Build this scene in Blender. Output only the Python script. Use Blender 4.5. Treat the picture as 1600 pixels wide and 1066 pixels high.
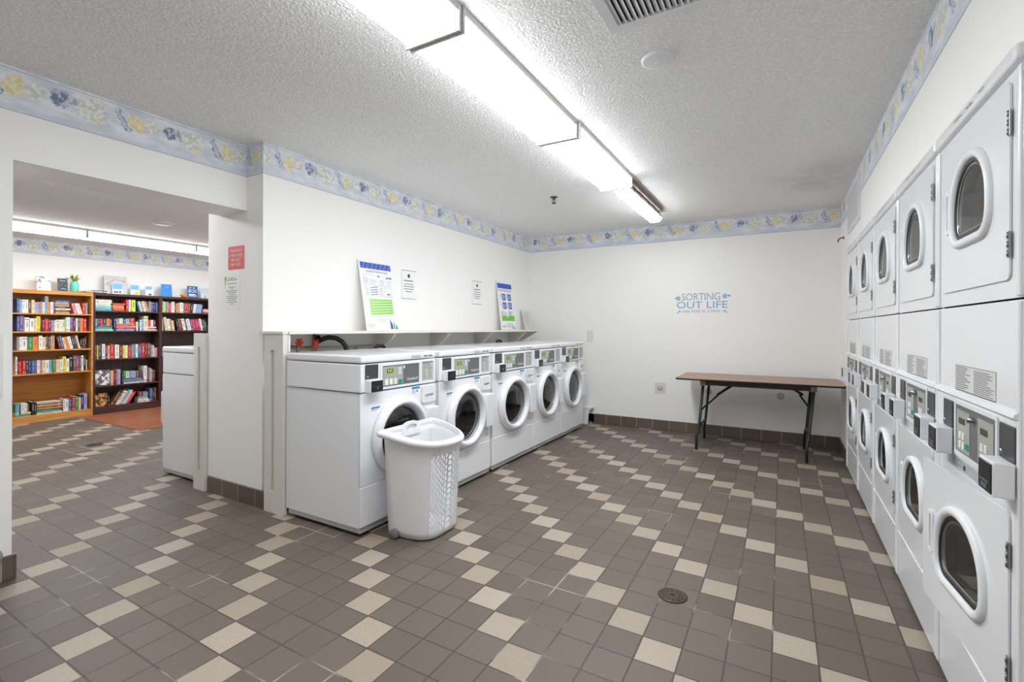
import bpy, bmesh, math, random
from mathutils import Vector, Matrix
for o in list(bpy.data.objects): bpy.data.objects.remove(o)
S = bpy.context.scene
COL = S.collection
R = math.radians
# ------------------------------------------------------------------ camera
H = 1.26; F = 745.25; TH = .5152; ROLL = .004
right = Vector((math.cos(TH), math.sin(TH), 0)); fwd = Vector((-math.sin(TH), math.cos(TH), 0)); up = Vector((0, 0, 1))
r_ = right*math.cos(ROLL) + up*math.sin(ROLL); u_ = -right*math.sin(ROLL) + up*math.cos(ROLL)
cd = bpy.data.cameras.new('camera'); cam = bpy.data.objects.new('camera', cd); COL.objects.link(cam)
m = Matrix.Identity(4)
for i in range(3):
    m[i][0] = r_[i]; m[i][1] = u_[i]; m[i][2] = -fwd[i]
m[2][3] = H
cam.matrix_world = m
cd.sensor_fit = 'HORIZONTAL'; cd.sensor_width = 36; cd.lens = F/1600*36
cd.shift_y = (511.76-533)/1600; cd.clip_start = .02
S.camera = cam
# ------------------------------------------------------------------ world and exposure
w = bpy.data.worlds.new('world'); S.world = w; w.use_nodes = True
w.node_tree.nodes['Background'].inputs[0].default_value = (.9, .95, 1, 1)
w.node_tree.nodes['Background'].inputs[1].default_value = .05
S.view_settings.view_transform = 'Standard'; S.view_settings.look = 'None'
S.view_settings.gamma = 1; S.view_settings.use_curve_mapping = False
S.view_settings.exposure = 1.76
S.cycles.max_bounces = 24; S.cycles.diffuse_bounces = 16; S.cycles.transparent_max_bounces = 12
LAMP = 7.0          # emission of the fluorescent diffusers
# ------------------------------------------------------------------ materials
def srgb(*c): return tuple(((x/255)/12.92 if x/255 <= .04045 else ((x/255+.055)/1.055)**2.4) for x in c)
MATS = {}
def mat(name, col, rough=.5, metal=0, spec=.5, bump=None, var=0, coat=0):
    if name in MATS: return MATS[name]
    m = bpy.data.materials.new(name); m.use_nodes = True; MATS[name] = m
    nt = m.node_tree; b = nt.nodes['Principled BSDF']
    c = srgb(*col)
    b.inputs['Base Color'].default_value = (*c, 1); b.inputs['Roughness'].default_value = rough
    b.inputs['Metallic'].default_value = metal; b.inputs['Specular IOR Level'].default_value = spec
    b.inputs['Coat Weight'].default_value = coat
    if bump or var:
        tc = nt.nodes.new('ShaderNodeTexCoord'); n = nt.nodes.new('ShaderNodeTexNoise')
        n.inputs['Scale'].default_value = bump[0] if bump else 6; n.inputs['Detail'].default_value = 4
        nt.links.new(tc.outputs['Object'], n.inputs['Vector'])
        if bump:
            bp = nt.nodes.new('ShaderNodeBump'); bp.inputs['Strength'].default_value = bump[1]; bp.inputs['Distance'].default_value = bump[2]
            nt.links.new(n.outputs['Fac'], bp.inputs['Height']); nt.links.new(bp.outputs['Normal'], b.inputs['Normal'])
        if var:
            n2 = nt.nodes.new('ShaderNodeTexNoise'); n2.inputs['Scale'].default_value = 3; n2.inputs['Detail'].default_value = 5
            nt.links.new(tc.outputs['Object'], n2.inputs['Vector'])
            mx = nt.nodes.new('ShaderNodeMix'); mx.data_type = 'RGBA'
            mx.inputs['A'].default_value = (*[x*(1-var) for x in c], 1); mx.inputs['B'].default_value = (*[min(1, x*(1+var)) for x in c], 1)
            nt.links.new(n2.outputs['Fac'], mx.inputs['Factor']); nt.links.new(mx.outputs['Result'], b.inputs['Base Color'])
    return m
def emat(name, col, s):
    if name in MATS: return MATS[name]
    m = bpy.data.materials.new(name); m.use_nodes = True; MATS[name] = m
    b = m.node_tree.nodes['Principled BSDF']
    b.inputs['Base Color'].default_value = (*col, 1); b.inputs['Emission Color'].default_value = (*col, 1); b.inputs['Emission Strength'].default_value = s
    return m
def glass(name, tint, gloss=.12):
    m = bpy.data.materials.new(name); m.use_nodes = True; nt = m.node_tree
    nt.nodes.remove(nt.nodes['Principled BSDF']); out = nt.nodes['Material Output']
    t = nt.nodes.new('ShaderNodeBsdfTransparent'); t.inputs[0].default_value = (*tint, 1)
    g = nt.nodes.new('ShaderNodeBsdfGlossy'); g.inputs['Roughness'].default_value = .03
    fr = nt.nodes.new('ShaderNodeFresnel'); fr.inputs[0].default_value = 1.5
    ad = nt.nodes.new('ShaderNodeMath'); ad.operation = 'ADD'; ad.inputs[1].default_value = gloss; ad.use_clamp = True
    mx = nt.nodes.new('ShaderNodeMixShader')
    nt.links.new(fr.outputs[0], ad.inputs[0]); nt.links.new(ad.outputs[0], mx.inputs[0])
    nt.links.new(t.outputs[0], mx.inputs[1]); nt.links.new(g.outputs[0], mx.inputs[2]); nt.links.new(mx.outputs[0], out.inputs[0])
    return m
class NT:
    """small helper for procedural node trees"""
    def __init__(s, name):
        s.m = bpy.data.materials.new(name); s.m.use_nodes = True; s.t = s.m.node_tree; s.b = s.t.nodes['Principled BSDF']
        MATS[name] = s.m
        g = s.t.nodes.new('ShaderNodeNewGeometry'); s.pos = g.outputs['Position']
        sp = s.t.nodes.new('ShaderNodeSeparateXYZ'); s.t.links.new(s.pos, sp.inputs[0]); s.x, s.y, s.z = sp.outputs
    def put(s, i, v):
        if hasattr(v, 'links'): s.t.links.new(v, i)
        elif isinstance(v, tuple) and len(v) == 3 and i.type == 'RGBA': i.default_value = (*v, 1)
        else: i.default_value = v
    def math(s, op, a, b=0, c=0, clamp=False):
        n = s.t.nodes.new('ShaderNodeMath'); n.operation = op; n.use_clamp = clamp
        s.put(n.inputs[0], a); s.put(n.inputs[1], b); s.put(n.inputs[2], c); return n.outputs[0]
    def mix(s, f, a, b):
        n = s.t.nodes.new('ShaderNodeMix'); n.data_type = 'RGBA'
        s.put(n.inputs['Factor'], f); s.put(n.inputs['A'], a); s.put(n.inputs['B'], b); return n.outputs['Result']
    def vec(s, x, y, z=0):
        n = s.t.nodes.new('ShaderNodeCombineXYZ'); s.put(n.inputs[0], x); s.put(n.inputs[1], y); s.put(n.inputs[2], z); return n.outputs[0]
    def noise(s, v, sc, det=4, rough=.5, out='Fac'):
        n = s.t.nodes.new('ShaderNodeTexNoise'); s.put(n.inputs['Vector'], v); n.inputs['Scale'].default_value = sc; n.inputs['Detail'].default_value = det; n.inputs['Roughness'].default_value = rough
        return n.outputs[out]
    def vor(s, v, sc, out='Distance'):
        n = s.t.nodes.new('ShaderNodeTexVoronoi'); s.put(n.inputs['Vector'], v); n.inputs['Scale'].default_value = sc; return n.outputs[out]
    def white(s, v, out='Value'):
        n = s.t.nodes.new('ShaderNodeTexWhiteNoise'); n.noise_dimensions = '3D'; s.put(n.inputs['Vector'], v); return n.outputs[out]
    def ramp(s, v, a, b):
        n = s.t.nodes.new('ShaderNodeMapRange'); n.interpolation_type = 'SMOOTHSTEP'; s.put(n.inputs[0], v); s.put(n.inputs[1], a); s.put(n.inputs[2], b); return n.outputs[0]
    def bump(s, h, st, d):
        n = s.t.nodes.new('ShaderNodeBump'); n.inputs['Strength'].default_value = st; n.inputs['Distance'].default_value = d
        s.put(n.inputs['Height'], h); s.t.links.new(n.outputs[0], s.b.inputs['Normal'])
    def set(s, **k):
        for a, v in k.items(): s.put(s.b.inputs[a.replace('_', ' ')], v)

# floor: quarry tiles, one light tile in five, stepping diagonally
TS = .15359; TX = -.6436; TY = 2.1163
def floor_mat():
    n = NT('quarry_tile_floor')
    a = n.math('DIVIDE', n.math('SUBTRACT', n.x, TX), TS); b = n.math('DIVIDE', n.math('SUBTRACT', n.y, TY), TS)
    ia = n.math('FLOOR', a); ib = n.math('FLOOR', b)
    s = n.math('FLOORED_MODULO', n.math('ADD', n.math('ADD', ia, ib), .5), 5.0)
    light = n.math('GREATER_THAN', s, 4.0)
    fa = n.math('SUBTRACT', a, ia); fb = n.math('SUBTRACT', b, ib)
    wob = n.noise(n.pos, 9, 3)
    da = n.math('MINIMUM', fa, n.math('SUBTRACT', 1.0, fa)); db = n.math('MINIMUM', fb, n.math('SUBTRACT', 1.0, fb))
    d = n.math('MINIMUM', da, db)
    d = n.math('ADD', d, n.math('MULTIPLY', n.math('SUBTRACT', wob, .5), .006))
    tile = n.ramp(d, .014, .026)
    rnd = n.white(n.vec(ia, ib, 3.3)); rnd2 = n.white(n.vec(ia, ib, 7.1))
    dark = n.mix(rnd, srgb(94, 85, 76), srgb(108, 98, 88)); dark = n.mix(n.math('MULTIPLY', rnd2, .6), dark, srgb(106, 92, 83))
    lt = n.mix(rnd, srgb(158, 144, 128), srgb(176, 164, 150))
    c = n.mix(light, dark, lt)
    fine = n.noise(n.pos, 60, 5, .65)
    c = n.mix(n.math('MULTIPLY', n.math('SUBTRACT', fine, .3), .35), c, srgb(96, 86, 78))
    big = n.ramp(n.noise(n.pos, 1.1, 4), .62, .75)
    grout = n.mix(n.noise(n.pos, 2.3, 3), srgb(58, 52, 48), srgb(88, 80, 74))
    grout = n.mix(n.ramp(n.noise(n.pos, 1.7, 3), .56, .64), grout, srgb(165, 156, 146))
    c = n.mix(tile, grout, c)
    n.set(Base_Color=c, Roughness=n.math('ADD', n.math('MULTIPLY', fine, .3), .36), Specular_IOR_Level=.45)
    n.bump(n.math('ADD', tile, n.math('MULTIPLY', fine, .06)), .5, .003)
    return n.m
def wall_mat(name, col, st=.25):
    n = NT(name)
    c = n.mix(n.noise(n.pos, 1.3, 4), srgb(*[x-3 for x in col]), srgb(*[min(255, x+3) for x in col]))
    n.set(Base_Color=c, Roughness=.55, Specular_IOR_Level=.3)
    n.bump(n.noise(n.pos, 160, 3), st, .0015); return n.m
def ceil_mat():
    n = NT('popcorn_ceiling')
    h1 = n.noise(n.pos, 95, 3, .6); v = n.vor(n.pos, 75)
    h = n.math('SUBTRACT', n.math('MULTIPLY', h1, 1.2), n.math('MULTIPLY', v, .9))
    c = n.mix(n.ramp(h, .0, .6), srgb(232, 232, 231), srgb(249, 249, 249))
    # grime by the wall grille and the wall corner
    dx = n.math('SUBTRACT', n.x, .25); dy = n.math('SUBTRACT', n.y, 4.75)
    dd = n.math('SQRT', n.math('ADD', n.math('MULTIPLY', n.math('MULTIPLY', dx, dx), 2.5), n.math('MULTIPLY', dy, dy)))
    g = n.math('MULTIPLY', n.ramp(dd, .8, .1), n.ramp(n.noise(n.pos, 2.6, 5), .35, .7))
    c = n.mix(n.math('MULTIPLY', g, .28), c, srgb(120, 112, 102))
    n.set(Base_Color=c, Roughness=.75, Specular_IOR_Level=.35)
    n.bump(h, .55, .009); return n.m
def border_mat(name, axis, u0, per, sg=1, top=2.546):
    n = NT(name)
    uu = {'x': n.x, 'y': n.y}[axis]
    t = n.math('DIVIDE', n.math('SUBTRACT', top, n.z), .22 if top > 2.5 else .20)          # 0 top .. 1 bottom
    nz = n.noise(n.pos, 20, 5, .7, 'Color')
    sp = n.t.nodes.new('ShaderNodeSeparateColor'); n.t.links.new(nz, sp.inputs[0])
    a = n.math('ADD', n.math('MULTIPLY', n.math('SUBTRACT', uu, u0), sg/per), n.math('MULTIPLY', n.math('SUBTRACT', sp.outputs[0], .5), .20))
    a = n.math('ADD', a, .20)
    p = n.math('SUBTRACT', a, n.math('FLOOR', a)); q = n.math('ADD', t, n.math('MULTIPLY', n.math('SUBTRACT', sp.outputs[1], .5), .42))
    def blob(px, py, rx, ry, e=.22):
        dx = n.math('DIVIDE', n.math('SUBTRACT', p, px), rx); dy = n.math('DIVIDE', n.math('SUBTRACT', q, py), ry)
        return n.ramp(n.math('SQRT', n.math('ADD', n.math('MULTIPLY', dx, dx), n.math('MULTIPLY', dy, dy))), 1.0+e, 1.0-e)
    cl = n.noise(n.vec(n.x, n.y, n.math('MULTIPLY', n.z, 3)), 7, 5, .6)
    c = n.mix(n.ramp(cl, .35, .66), srgb(206, 213, 225), srgb(236, 238, 241))
    c = n.mix(n.math('MULTIPLY', n.ramp(t, .66, 1.0), .5), c, srgb(196, 207, 221))
    pet = n.noise(n.pos, 42, 4, .7)
    def put(c, f, ca, cb, lo=.44, hi=.56): return n.mix(f, c, n.mix(n.ramp(pet, lo, hi), ca, cb))
    c = put(c, blob(.79, .44, .15, .28), srgb(240, 239, 232), srgb(206, 210, 206))
    c = put(c, n.math('MULTIPLY', blob(.34, .40, .08, .18), .9), srgb(240, 238, 228), srgb(206, 208, 206))
    c = put(c, blob(.20, .42, .075, .23), srgb(240, 232, 200), srgb(224, 210, 166))
    c = put(c, blob(.53, .38, .065, .20), srgb(200, 208, 224), srgb(116, 130, 162), .42, .52)
    c = put(c, n.math('MULTIPLY', blob(.64, .36, .035, .14), .7), srgb(206, 212, 224), srgb(126, 140, 170))
    pr = n.math('SUBTRACT', p, n.math('MULTIPLY', n.math('SUBTRACT', q, .4), .22))
    rb = n.math('MULTIPLY', n.ramp(n.math('ABSOLUTE', n.math('SUBTRACT', pr, .055)), .042, .03), n.ramp(n.math('ABSOLUTE', n.math('SUBTRACT', q, .42)), .32, .24))
    core = n.ramp(n.math('ABSOLUTE', n.math('SUBTRACT', pr, .055)), .012, .03)
    c = n.mix(rb, c, n.mix(core, srgb(206, 214, 230), srgb(120, 134, 166)))
    c = put(c, n.math('MULTIPLY', blob(.82, .68, .035, .07), .8), srgb(238, 226, 188), srgb(228, 212, 166))
    ln = n.math('LESS_THAN', n.math('ABSOLUTE', n.math('SUBTRACT', t, .06)), .010)
    ln2 = n.math('GREATER_THAN', t, .98)
    c = n.mix(n.math('MULTIPLY', n.math('ADD', ln, ln2, clamp=True), .6), c, srgb(140, 152, 176))
    n.set(Base_Color=c, Roughness=.5, Specular_IOR_Level=.3)
    return n.m
def base_mat(name, axis):
    n = NT(name); uu = {'x': n.x, 'y': n.y}[axis]
    a = n.math('DIVIDE', uu, .2); ia = n.math('FLOOR', a); fa = n.math('SUBTRACT', a, ia)
    d = n.math('MINIMUM', fa, n.math('SUBTRACT', 1.0, fa)); tile = n.ramp(d, .008, .018)
    rnd = n.white(n.vec(ia, 2.0, 1.0)); fine = n.noise(n.pos, 30, 4)
    c = n.mix(rnd, srgb(98, 84, 74), srgb(116, 102, 90)); c = n.mix(n.math('MULTIPLY', fine, .5), c, srgb(84, 74, 66))
    c = n.mix(tile, srgb(172, 160, 148), c)
    n.set(Base_Color=c, Roughness=.4); n.bump(tile, .4, .002); return n.m
def wood_mat(name, ca, cb, axis='y', sc=3, plank=None):
    n = NT(name)
    tc = n.t.nodes.new('ShaderNodeTexCoord'); mp = n.t.nodes.new('ShaderNodeMapping')
    st = {'x': (1, 14, 14), 'y': (14, 1, 14), 'z': (14, 14, 1)}[axis]
    mp.inputs['Scale'].default_value = st; n.t.links.new(tc.outputs['Object'], mp.inputs[0])
    f = n.noise(mp.outputs[0], sc, 6, .6)
    c = n.mix(n.ramp(f, .3, .7), srgb(*ca), srgb(*cb))
    if plank:
        a = n.math('DIVIDE', n.x, plank); ia = n.math('FLOOR', a); fa = n.math('SUBTRACT', a, ia)
        rr = n.white(n.vec(ia, n.math('FLOOR', n.math('ADD', n.math('DIVIDE', n.y, .9), n.math('MULTIPLY', ia, .37))), 0))
        c = n.mix(n.math('MULTIPLY', rr, .6), c, srgb(170, 108, 76))
        c = n.mix(n.math('LESS_THAN', fa, .05), c, srgb(90, 50, 34))
    n.set(Base_Color=c, Roughness=.38, Specular_IOR_Level=.4); return n.m
M_floor = floor_mat(); M_wall = wall_mat('painted_wall', (244, 243, 241)); M_ceil = ceil_mat()
M_bx = border_mat('border_paper_back', 'x', -1.643, .527); M_by = border_mat('border_paper_left', 'y', 2.225, .53)
M_bh = border_mat('border_paper_opening', 'y', .84, .523); M_br = border_mat('border_paper_right', 'y', 2.2, .527, -1)
M_basex = base_mat('base_tile_along_x', 'x'); M_basey = base_mat('base_tile_along_y', 'y')
M_white = mat('white_enamel', (232, 234, 237), .22, coat=.3)
M_white2 = mat('white_plastic', (228, 230, 233), .35)
M_trim = mat('cream_paint', (222, 220, 213), .4)
M_shelf = mat('shelf_paint', (226, 222, 214), .45)
M_black = mat('black_rubber', (22, 22, 24), .5)
M_dark = mat('charcoal_plastic', (66, 65, 69), .35)
M_blackp = mat('black_plastic', (34, 33, 36), .3)
M_grey = mat('grey_overlay', (104, 107, 109), .35)
M_keypad = mat('keypad_overlay', (168, 168, 158), .35)
M_lcd = mat('lcd_green', (70, 92, 30), .25)
M_lcd_d = mat('lcd_dark', (66, 66, 40), .25)
M_seg = mat('lcd_segments', (176, 206, 70), .3)
M_paper = mat('white_paper', (240, 240, 240), .6)
M_ink = mat('printed_ink', (120, 120, 124), .6); M_inkd = mat('dark_ink', (50, 50, 54), .6)
M_blue = mat('blue_print', (42, 84, 190), .4); M_green = mat('green_print', (118, 190, 60), .4); M_green2 = mat('green_button', (20, 150, 110), .4)
M_steel = mat('steel', (150, 150, 148), .32, metal=1); M_drum = mat('drum_steel', (196, 197, 200), .32, metal=.9)
M_galv = mat('galvanised_strip', (188, 190, 192), .4, metal=.3)
M_glass_w = glass('washer_glass', (.26, .27, .30), .07); M_glass_d = glass('dryer_glass', (.72, .72, .72), .05)
M_red = mat('red_handle', (214, 70, 58), .4); M_copper = mat('copper_pipe', (160, 112, 84), .35, metal=.7)
M_brass = mat('brass', (170, 150, 110), .35, metal=.8)
M_lens = emat('fluorescent_diffuser', (.95, .98, 1.0), LAMP)
M_lens_side = emat('fluorescent_diffuser_side', (.95, .98, 1.0), LAMP*.34)
M_lamp_end = mat('lamp_end_cap', (206, 208, 206), .5)
M_hamper = mat('hamper_plastic', (236, 237, 240), .38)
M_table = wood_mat('walnut_laminate', (142, 110, 90), (168, 134, 112), 'x', 2)
M_oak = wood_mat('oak_veneer', (186, 124, 58), (214, 156, 84), 'y', 3)
M_oakb = wood_mat('oak_back_panel', (168, 106, 40), (190, 128, 56), 'y', 3)
M_mahog = wood_mat('dark_cherry_veneer', (62, 36, 36), (84, 52, 50), 'y', 3)
M_mahogb = wood_mat('dark_back_panel', (64, 50, 48), (82, 66, 62), 'z', 3)
M_matwood = wood_mat('reddish_plank_mat', (118, 66, 42), (156, 96, 66), 'y', 4, .1)
M_roughwood = wood_mat('rough_brown_wood', (108, 86, 74), (140, 116, 100), 'y', 5)

# ------------------------------------------------------------------ mesh helpers
class MB:
    def __init__(s): s.bm = bmesh.new()
    def _mi(s, faces, mi):
        if mi:
            for f in faces: f.material_index = mi
    def box(s, x0, x1, y0, y1, z0, z1, bev=0, mi=0, seg=2, M=None):
        b = bmesh.new(); bmesh.ops.create_cube(b, size=1)
        for v in b.verts: v.co = Vector((x0+(v.co.x+.5)*(x1-x0), y0+(v.co.y+.5)*(y1-y0), z0+(v.co.z+.5)*(z1-z0)))
        if bev: bmesh.ops.bevel(b, geom=b.edges[:], offset=bev, segments=seg, profile=.5, affect='EDGES')
        return s.join(b, mi, M)
    def join(s, b, mi=0, M=None):
        if M: bmesh.ops.transform(b, matrix=M, verts=b.verts)
        mp = {v: s.bm.verts.new(v.co) for v in b.verts}; fs = []
        for f in b.faces:
            try: g = s.bm.faces.new([mp[v] for v in f.verts]); g.smooth = f.smooth; g.material_index = mi; fs.append(g)
            except ValueError: pass
        b.free(); return fs
    def poly(s, pts, mi=0):
        f = s.bm.faces.new([s.bm.verts.new(p) for p in pts]); f.material_index = mi; return f
    def prism(s, pts, dv, mi=0, smooth=False):
        """closed polygon (3D points) extruded by vector dv"""
        a = [s.bm.verts.new(p) for p in pts]; b = [s.bm.verts.new(Vector(p)+Vector(dv)) for p in pts]; n = len(pts)
        fs = [s.bm.faces.new(a), s.bm.faces.new(b[::-1])]
        for i in range(n):
            f = s.bm.faces.new([a[i], b[i], b[(i+1) % n], a[(i+1) % n]]); f.smooth = smooth; fs.append(f)
        s._mi(fs, mi)
    def plate(s, outer, holes, dv, mi=0, smooth=True):
        """outer / holes: lists of 3D points, thickness along dv"""
        bm = bmesh.new(); loops = []
        for L in [outer]+holes:
            vs = [bm.verts.new(p) for p in L]; loops.append(vs)
            for i in range(len(vs)): bm.edges.new((vs[i], vs[(i+1) % len(vs)]))
        bmesh.ops.triangle_fill(bm, edges=bm.edges[:], use_beauty=True, use_dissolve=False)
        fr = bm.faces[:]
        dv = Vector(dv); mp = {}
        for L in loops:
            for v in L: mp[v] = bm.verts.new(v.co+dv)
        for f in fr: bm.faces.new([mp[v] for v in f.verts][::-1])
        for L in loops:
            n = len(L)
            for i in range(n):
                f = bm.faces.new([L[i], L[(i+1) % n], mp[L[(i+1) % n]], mp[L[i]]]); f.smooth = smooth and n > 12
        bmesh.ops.recalc_face_normals(bm, faces=bm.faces[:])
        s.join(bm, mi)
    def loft(s, loops, closed=True, caps=(False, False), mi=0, smooth=True):
        vs = [[s.bm.verts.new(p) for p in L] for L in loops]
        for a, b in zip(vs, vs[1:]):
            n = len(a)
            for i in range(n if closed else n-1):
                f = s.bm.faces.new([a[i], a[(i+1) % n], b[(i+1) % n], b[i]]); f.smooth = smooth; f.material_index = mi
        if caps[0]: s.bm.faces.new(vs[0][::-1]).material_index = mi
        if caps[1]: s.bm.faces.new(vs[-1]).material_index = mi
    def lathe(s, prof, c, ax='z', n=32, mi=0, caps=(False, False)):
        """prof: (radius, height along axis)"""
        loops = []
        for r, h in prof:
            L = []
            for i in range(n):
                a = 2*math.pi*i/n; p = (r*math.cos(a), r*math.sin(a))
                if ax == 'z': q = (c[0]+p[0], c[1]+p[1], c[2]+h)
                elif ax == 'x': q = (c[0]+h, c[1]+p[0], c[2]+p[1])
                else: q = (c[0]+p[0], c[1]+h, c[2]+p[1])
                L.append(q)
            loops.append(L)
        s.loft(loops, True, caps, mi)
    def tube(s, pts, r, n=10, mi=0, caps=True):
        pts = [Vector(p) for p in pts]; loops = []; ref = None
        for i, p in enumerate(pts):
            t = (pts[min(i+1, len(pts)-1)]-pts[max(i-1, 0)]).normalized()
            if ref is None:
                ref = Vector((0, 0, 1)) if abs(t.z) < .9 else Vector((1, 0, 0))
            a = t.cross(ref).normalized(); b = t.cross(a).normalized(); ref = b.cross(t)*1.0 if False else ref
            rr = r[i] if isinstance(r, (list, tuple)) else r
            loops.append([p+a*rr*math.cos(2*math.pi*k/n)+b*rr*math.sin(2*math.pi*k/n) for k in range(n)])
        s.loft(loops, True, (caps, caps), mi)
    def build(s, name, mats, parent=None, smooth=False, recalc=True):
        if recalc: bmesh.ops.recalc_face_normals(s.bm, faces=s.bm.faces[:])
        me = bpy.data.meshes.new(name); s.bm.to_mesh(me); s.bm.free()
        for m_ in (mats if isinstance(mats, (list, tuple)) else [mats]): me.materials.append(m_)
        if smooth:
            for p in me.polygons: p.use_smooth = True
        o = bpy.data.objects.new(name, me); COL.objects.link(o)
        if parent: o.parent = parent
        return o
def tag(o, label, cat, group=None):
    o['label'] = label; o['category'] = cat
    if group: o['group'] = group
    return o
def thing(name, label, cat, loc=(0, 0, 0), rz=0, group=None):
    o = bpy.data.objects.new(name, None); COL.objects.link(o); o.location = loc; o.rotation_euler = (0, 0, rz)
    o.empty_display_size = .1
    return tag(o, label, cat, group)
def struct(o): o['kind'] = 'structure'; return o
def bx(name, x0, x1, y0, y1, z0, z1, m, parent=None, bev=0, seg=2):
    b = MB(); b.box(x0, x1, y0, y1, z0, z1, bev, seg=seg); return b.build(name, m, parent)
def copy_tree(o, parent=None):
    c = o.copy(); COL.objects.link(c)
    if parent: c.parent = parent
    for ch in list(o.children): copy_tree(ch, c)
    return c
def rrect(a0, a1, b0, b1, r, n=6):
    """rounded rectangle points (a,b); r one radius or (top radius, bottom radius)"""
    rt, rb = r if isinstance(r, tuple) else (r, r)
    P = []
    for (ca, cb, s, rr) in ((a1-rt, b1-rt, 0, rt), (a0+rt, b1-rt, 90, rt), (a0+rb, b0+rb, 180, rb), (a1-rb, b0+rb, 270, rb)):
        for i in range(n+1):
            t = R(s+90*i/n); P.append((ca+rr*math.cos(t), cb+rr*math.sin(t)))
    return P
def circ(ca, cb, r, n=48): return [(ca+r*math.cos(2*math.pi*i/n), cb+r*math.sin(2*math.pi*i/n)) for i in range(n)]
def inX(L, x): return [(x, a, b) for a, b in L]
FONT_CACHE = {}
def text(body, origin, rt, upv, w, h, name, m_, parent=None, thick=.0008, spread=1.0):
    """lettering scaled into a w x h box whose lower left corner is origin; reads along rt with up = upv"""
    cu = bpy.data.curves.new('t', 'FONT'); cu.body = body; cu.size = 1; cu.extrude = 0; cu.align_x = 'CENTER' if '\n' in body else 'LEFT'
    cu.resolution_u = 3; cu.space_character = spread
    to = bpy.data.objects.new('t', cu); me = bpy.data.meshes.new_from_object(to)
    bpy.data.objects.remove(to); bpy.data.curves.remove(cu)
    xs = [v.co.x for v in me.vertices]; ys = [v.co.y for v in me.vertices]
    x0, x1, y0, y1 = min(xs), max(xs), min(ys), max(ys)
    O = Vector(origin); rt = Vector(rt); upv = Vector(upv); nrm = rt.cross(upv)
    for v in me.vertices:
        v.co = O + rt*((v.co.x-x0)/(x1-x0)*w) + upv*((v.co.y-y0)/(y1-y0)*h) + nrm*thick
    me.materials.clear(); me.materials.append(m_)
    o = bpy.data.objects.new(name, me); COL.objects.link(o)
    if parent: o.parent = parent
    return o
class Sheet:
    """flat printed sheet: local frame origin O, right rt, up upv; rectangles in metres"""
    def __init__(s, O, rt, upv): s.O = Vector(O); s.r = Vector(rt).normalized(); s.u = Vector(upv).normalized(); s.n = s.r.cross(s.u); s.b = MB()
    def pt(s, a, c, k=0): return s.O+s.r*a+s.u*c+s.n*k
    def slab(s, a0, a1, c0, c1, t, mi=0):
        s.b.prism([s.pt(a0, c0, -t), s.pt(a1, c0, -t), s.pt(a1, c1, -t), s.pt(a0, c1, -t)], s.n*t, mi)
    def rect(s, a0, a1, c0, c1, mi, k=.0006): s.b.poly([s.pt(a0, c0, k), s.pt(a1, c0, k), s.pt(a1, c1, k), s.pt(a0, c1, k)], mi)
    def tri(s, P, mi, k=.0006): s.b.poly([s.pt(a, c, k) for a, c in P], mi)
    def lines(s, a0, a1, c0, c1, n, mi, rnd, th=.35, k=.0006):
        for i in range(n):
            c = c1-(c1-c0)*(i+.5)/n; hh = (c1-c0)/n*th/2
            s.rect(a0, a0+(a1-a0)*rnd.uniform(.6, 1), c-hh, c+hh, mi, k)
    def ruled(s, a0, a1, c0, c1, t, mi, k=.0006):
        s.rect(a0, a1, c0, c0+t, mi, k); s.rect(a0, a1, c1-t, c1, mi, k); s.rect(a0, a0+t, c0, c1, mi, k); s.rect(a1-t, a1, c0, c1, mi, k)

# ------------------------------------------------------------------ room shell
CH = 2.546; LCH = 2.42
XL = -3.14; XO = -3.33; XB = -3.82; YE = 2.03; YB = 6.05; XR = .53; YF = -1.6; LX = -8.72
b = MB(); b.box(LX-.1, XR+.9, YF-.1, YB+.1, -.1, 0); struct(b.build('floor', M_floor))
b = MB(); b.box(-3.66, XR+.1, YF-.1, YB+.1, CH, CH+.1); struct(b.build('ceiling', M_ceil))
b = MB(); b.box(LX-.1, -3.66, YF-.1, YB+.1, LCH, LCH+.1); struct(b.build('ceiling', M_ceil))
b = MB(); b.box(LX-.1, XR+.9, YB, YB+.1, 0, CH); struct(b.build('wall_back', M_wall))
b = MB(); b.box(LX-.1, XR+.1, YF-.1, YF, 0, CH); struct(b.build('wall_front', M_wall))
b = MB(); b.box(XB, XL, YE, YB, 0, CH); b.box(-3.66, XO, .84, YE, 2.085, CH); b.box(-3.66, XO, YF, .84, 0, CH)
struct(b.build('wall_left', M_wall))
DY0 = 1.63; DP = .7175; DYE = DY0+5*DP
b = MB(); b.box(XR, XR+.1, YF, DY0-.02, 0, CH); b.box(XR, XR+.1, DY0-.02, DYE+.02, 1.975, CH); b.box(XR, XR+.1, DYE+.02, YB, 0, CH)
b.box(XR+.8, XR+.9, DY0-.1, DYE+.1, 0, CH)
struct(b.build('wall_right', M_wall))
b = MB(); b.box(LX-.1, LX, YF, YB, 0, CH); struct(b.build('wall_library', M_wall))
def border(name, x0, x1, y0, y1, m_): b = MB(); b.box(x0, x1, y0, y1, CH-.22, CH); struct(b.build(name, m_))
border('trim_1', XL, XR, YB-.0015, YB, M_bx)
border('trim_2', XL, XL+.0015, YE, YB, M_by)
border('trim_3', XO, XL+.0015, YE-.0015, YE, M_bx)
border('trim_4', XO, XO+.0015, YF, YE, M_bh)
border('trim_5', XR-.0015, XR, YF, YB, M_br)
MB5 = border_mat('library_border_paper', 'y', 2.574, .474, 1, LCH)
b = MB(); b.box(LX, LX+.0015, YF, YB, LCH-.20, LCH); struct(b.build('trim_6', MB5))
def base(name, x0, x1, y0, y1, m_): b = MB(); b.box(x0, x1, y0, y1, 0, .122, .003, seg=1); struct(b.build(name, m_))
base('baseboard_back', -3.12, XR-.012, YB-.012, YB, M_basex)
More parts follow.
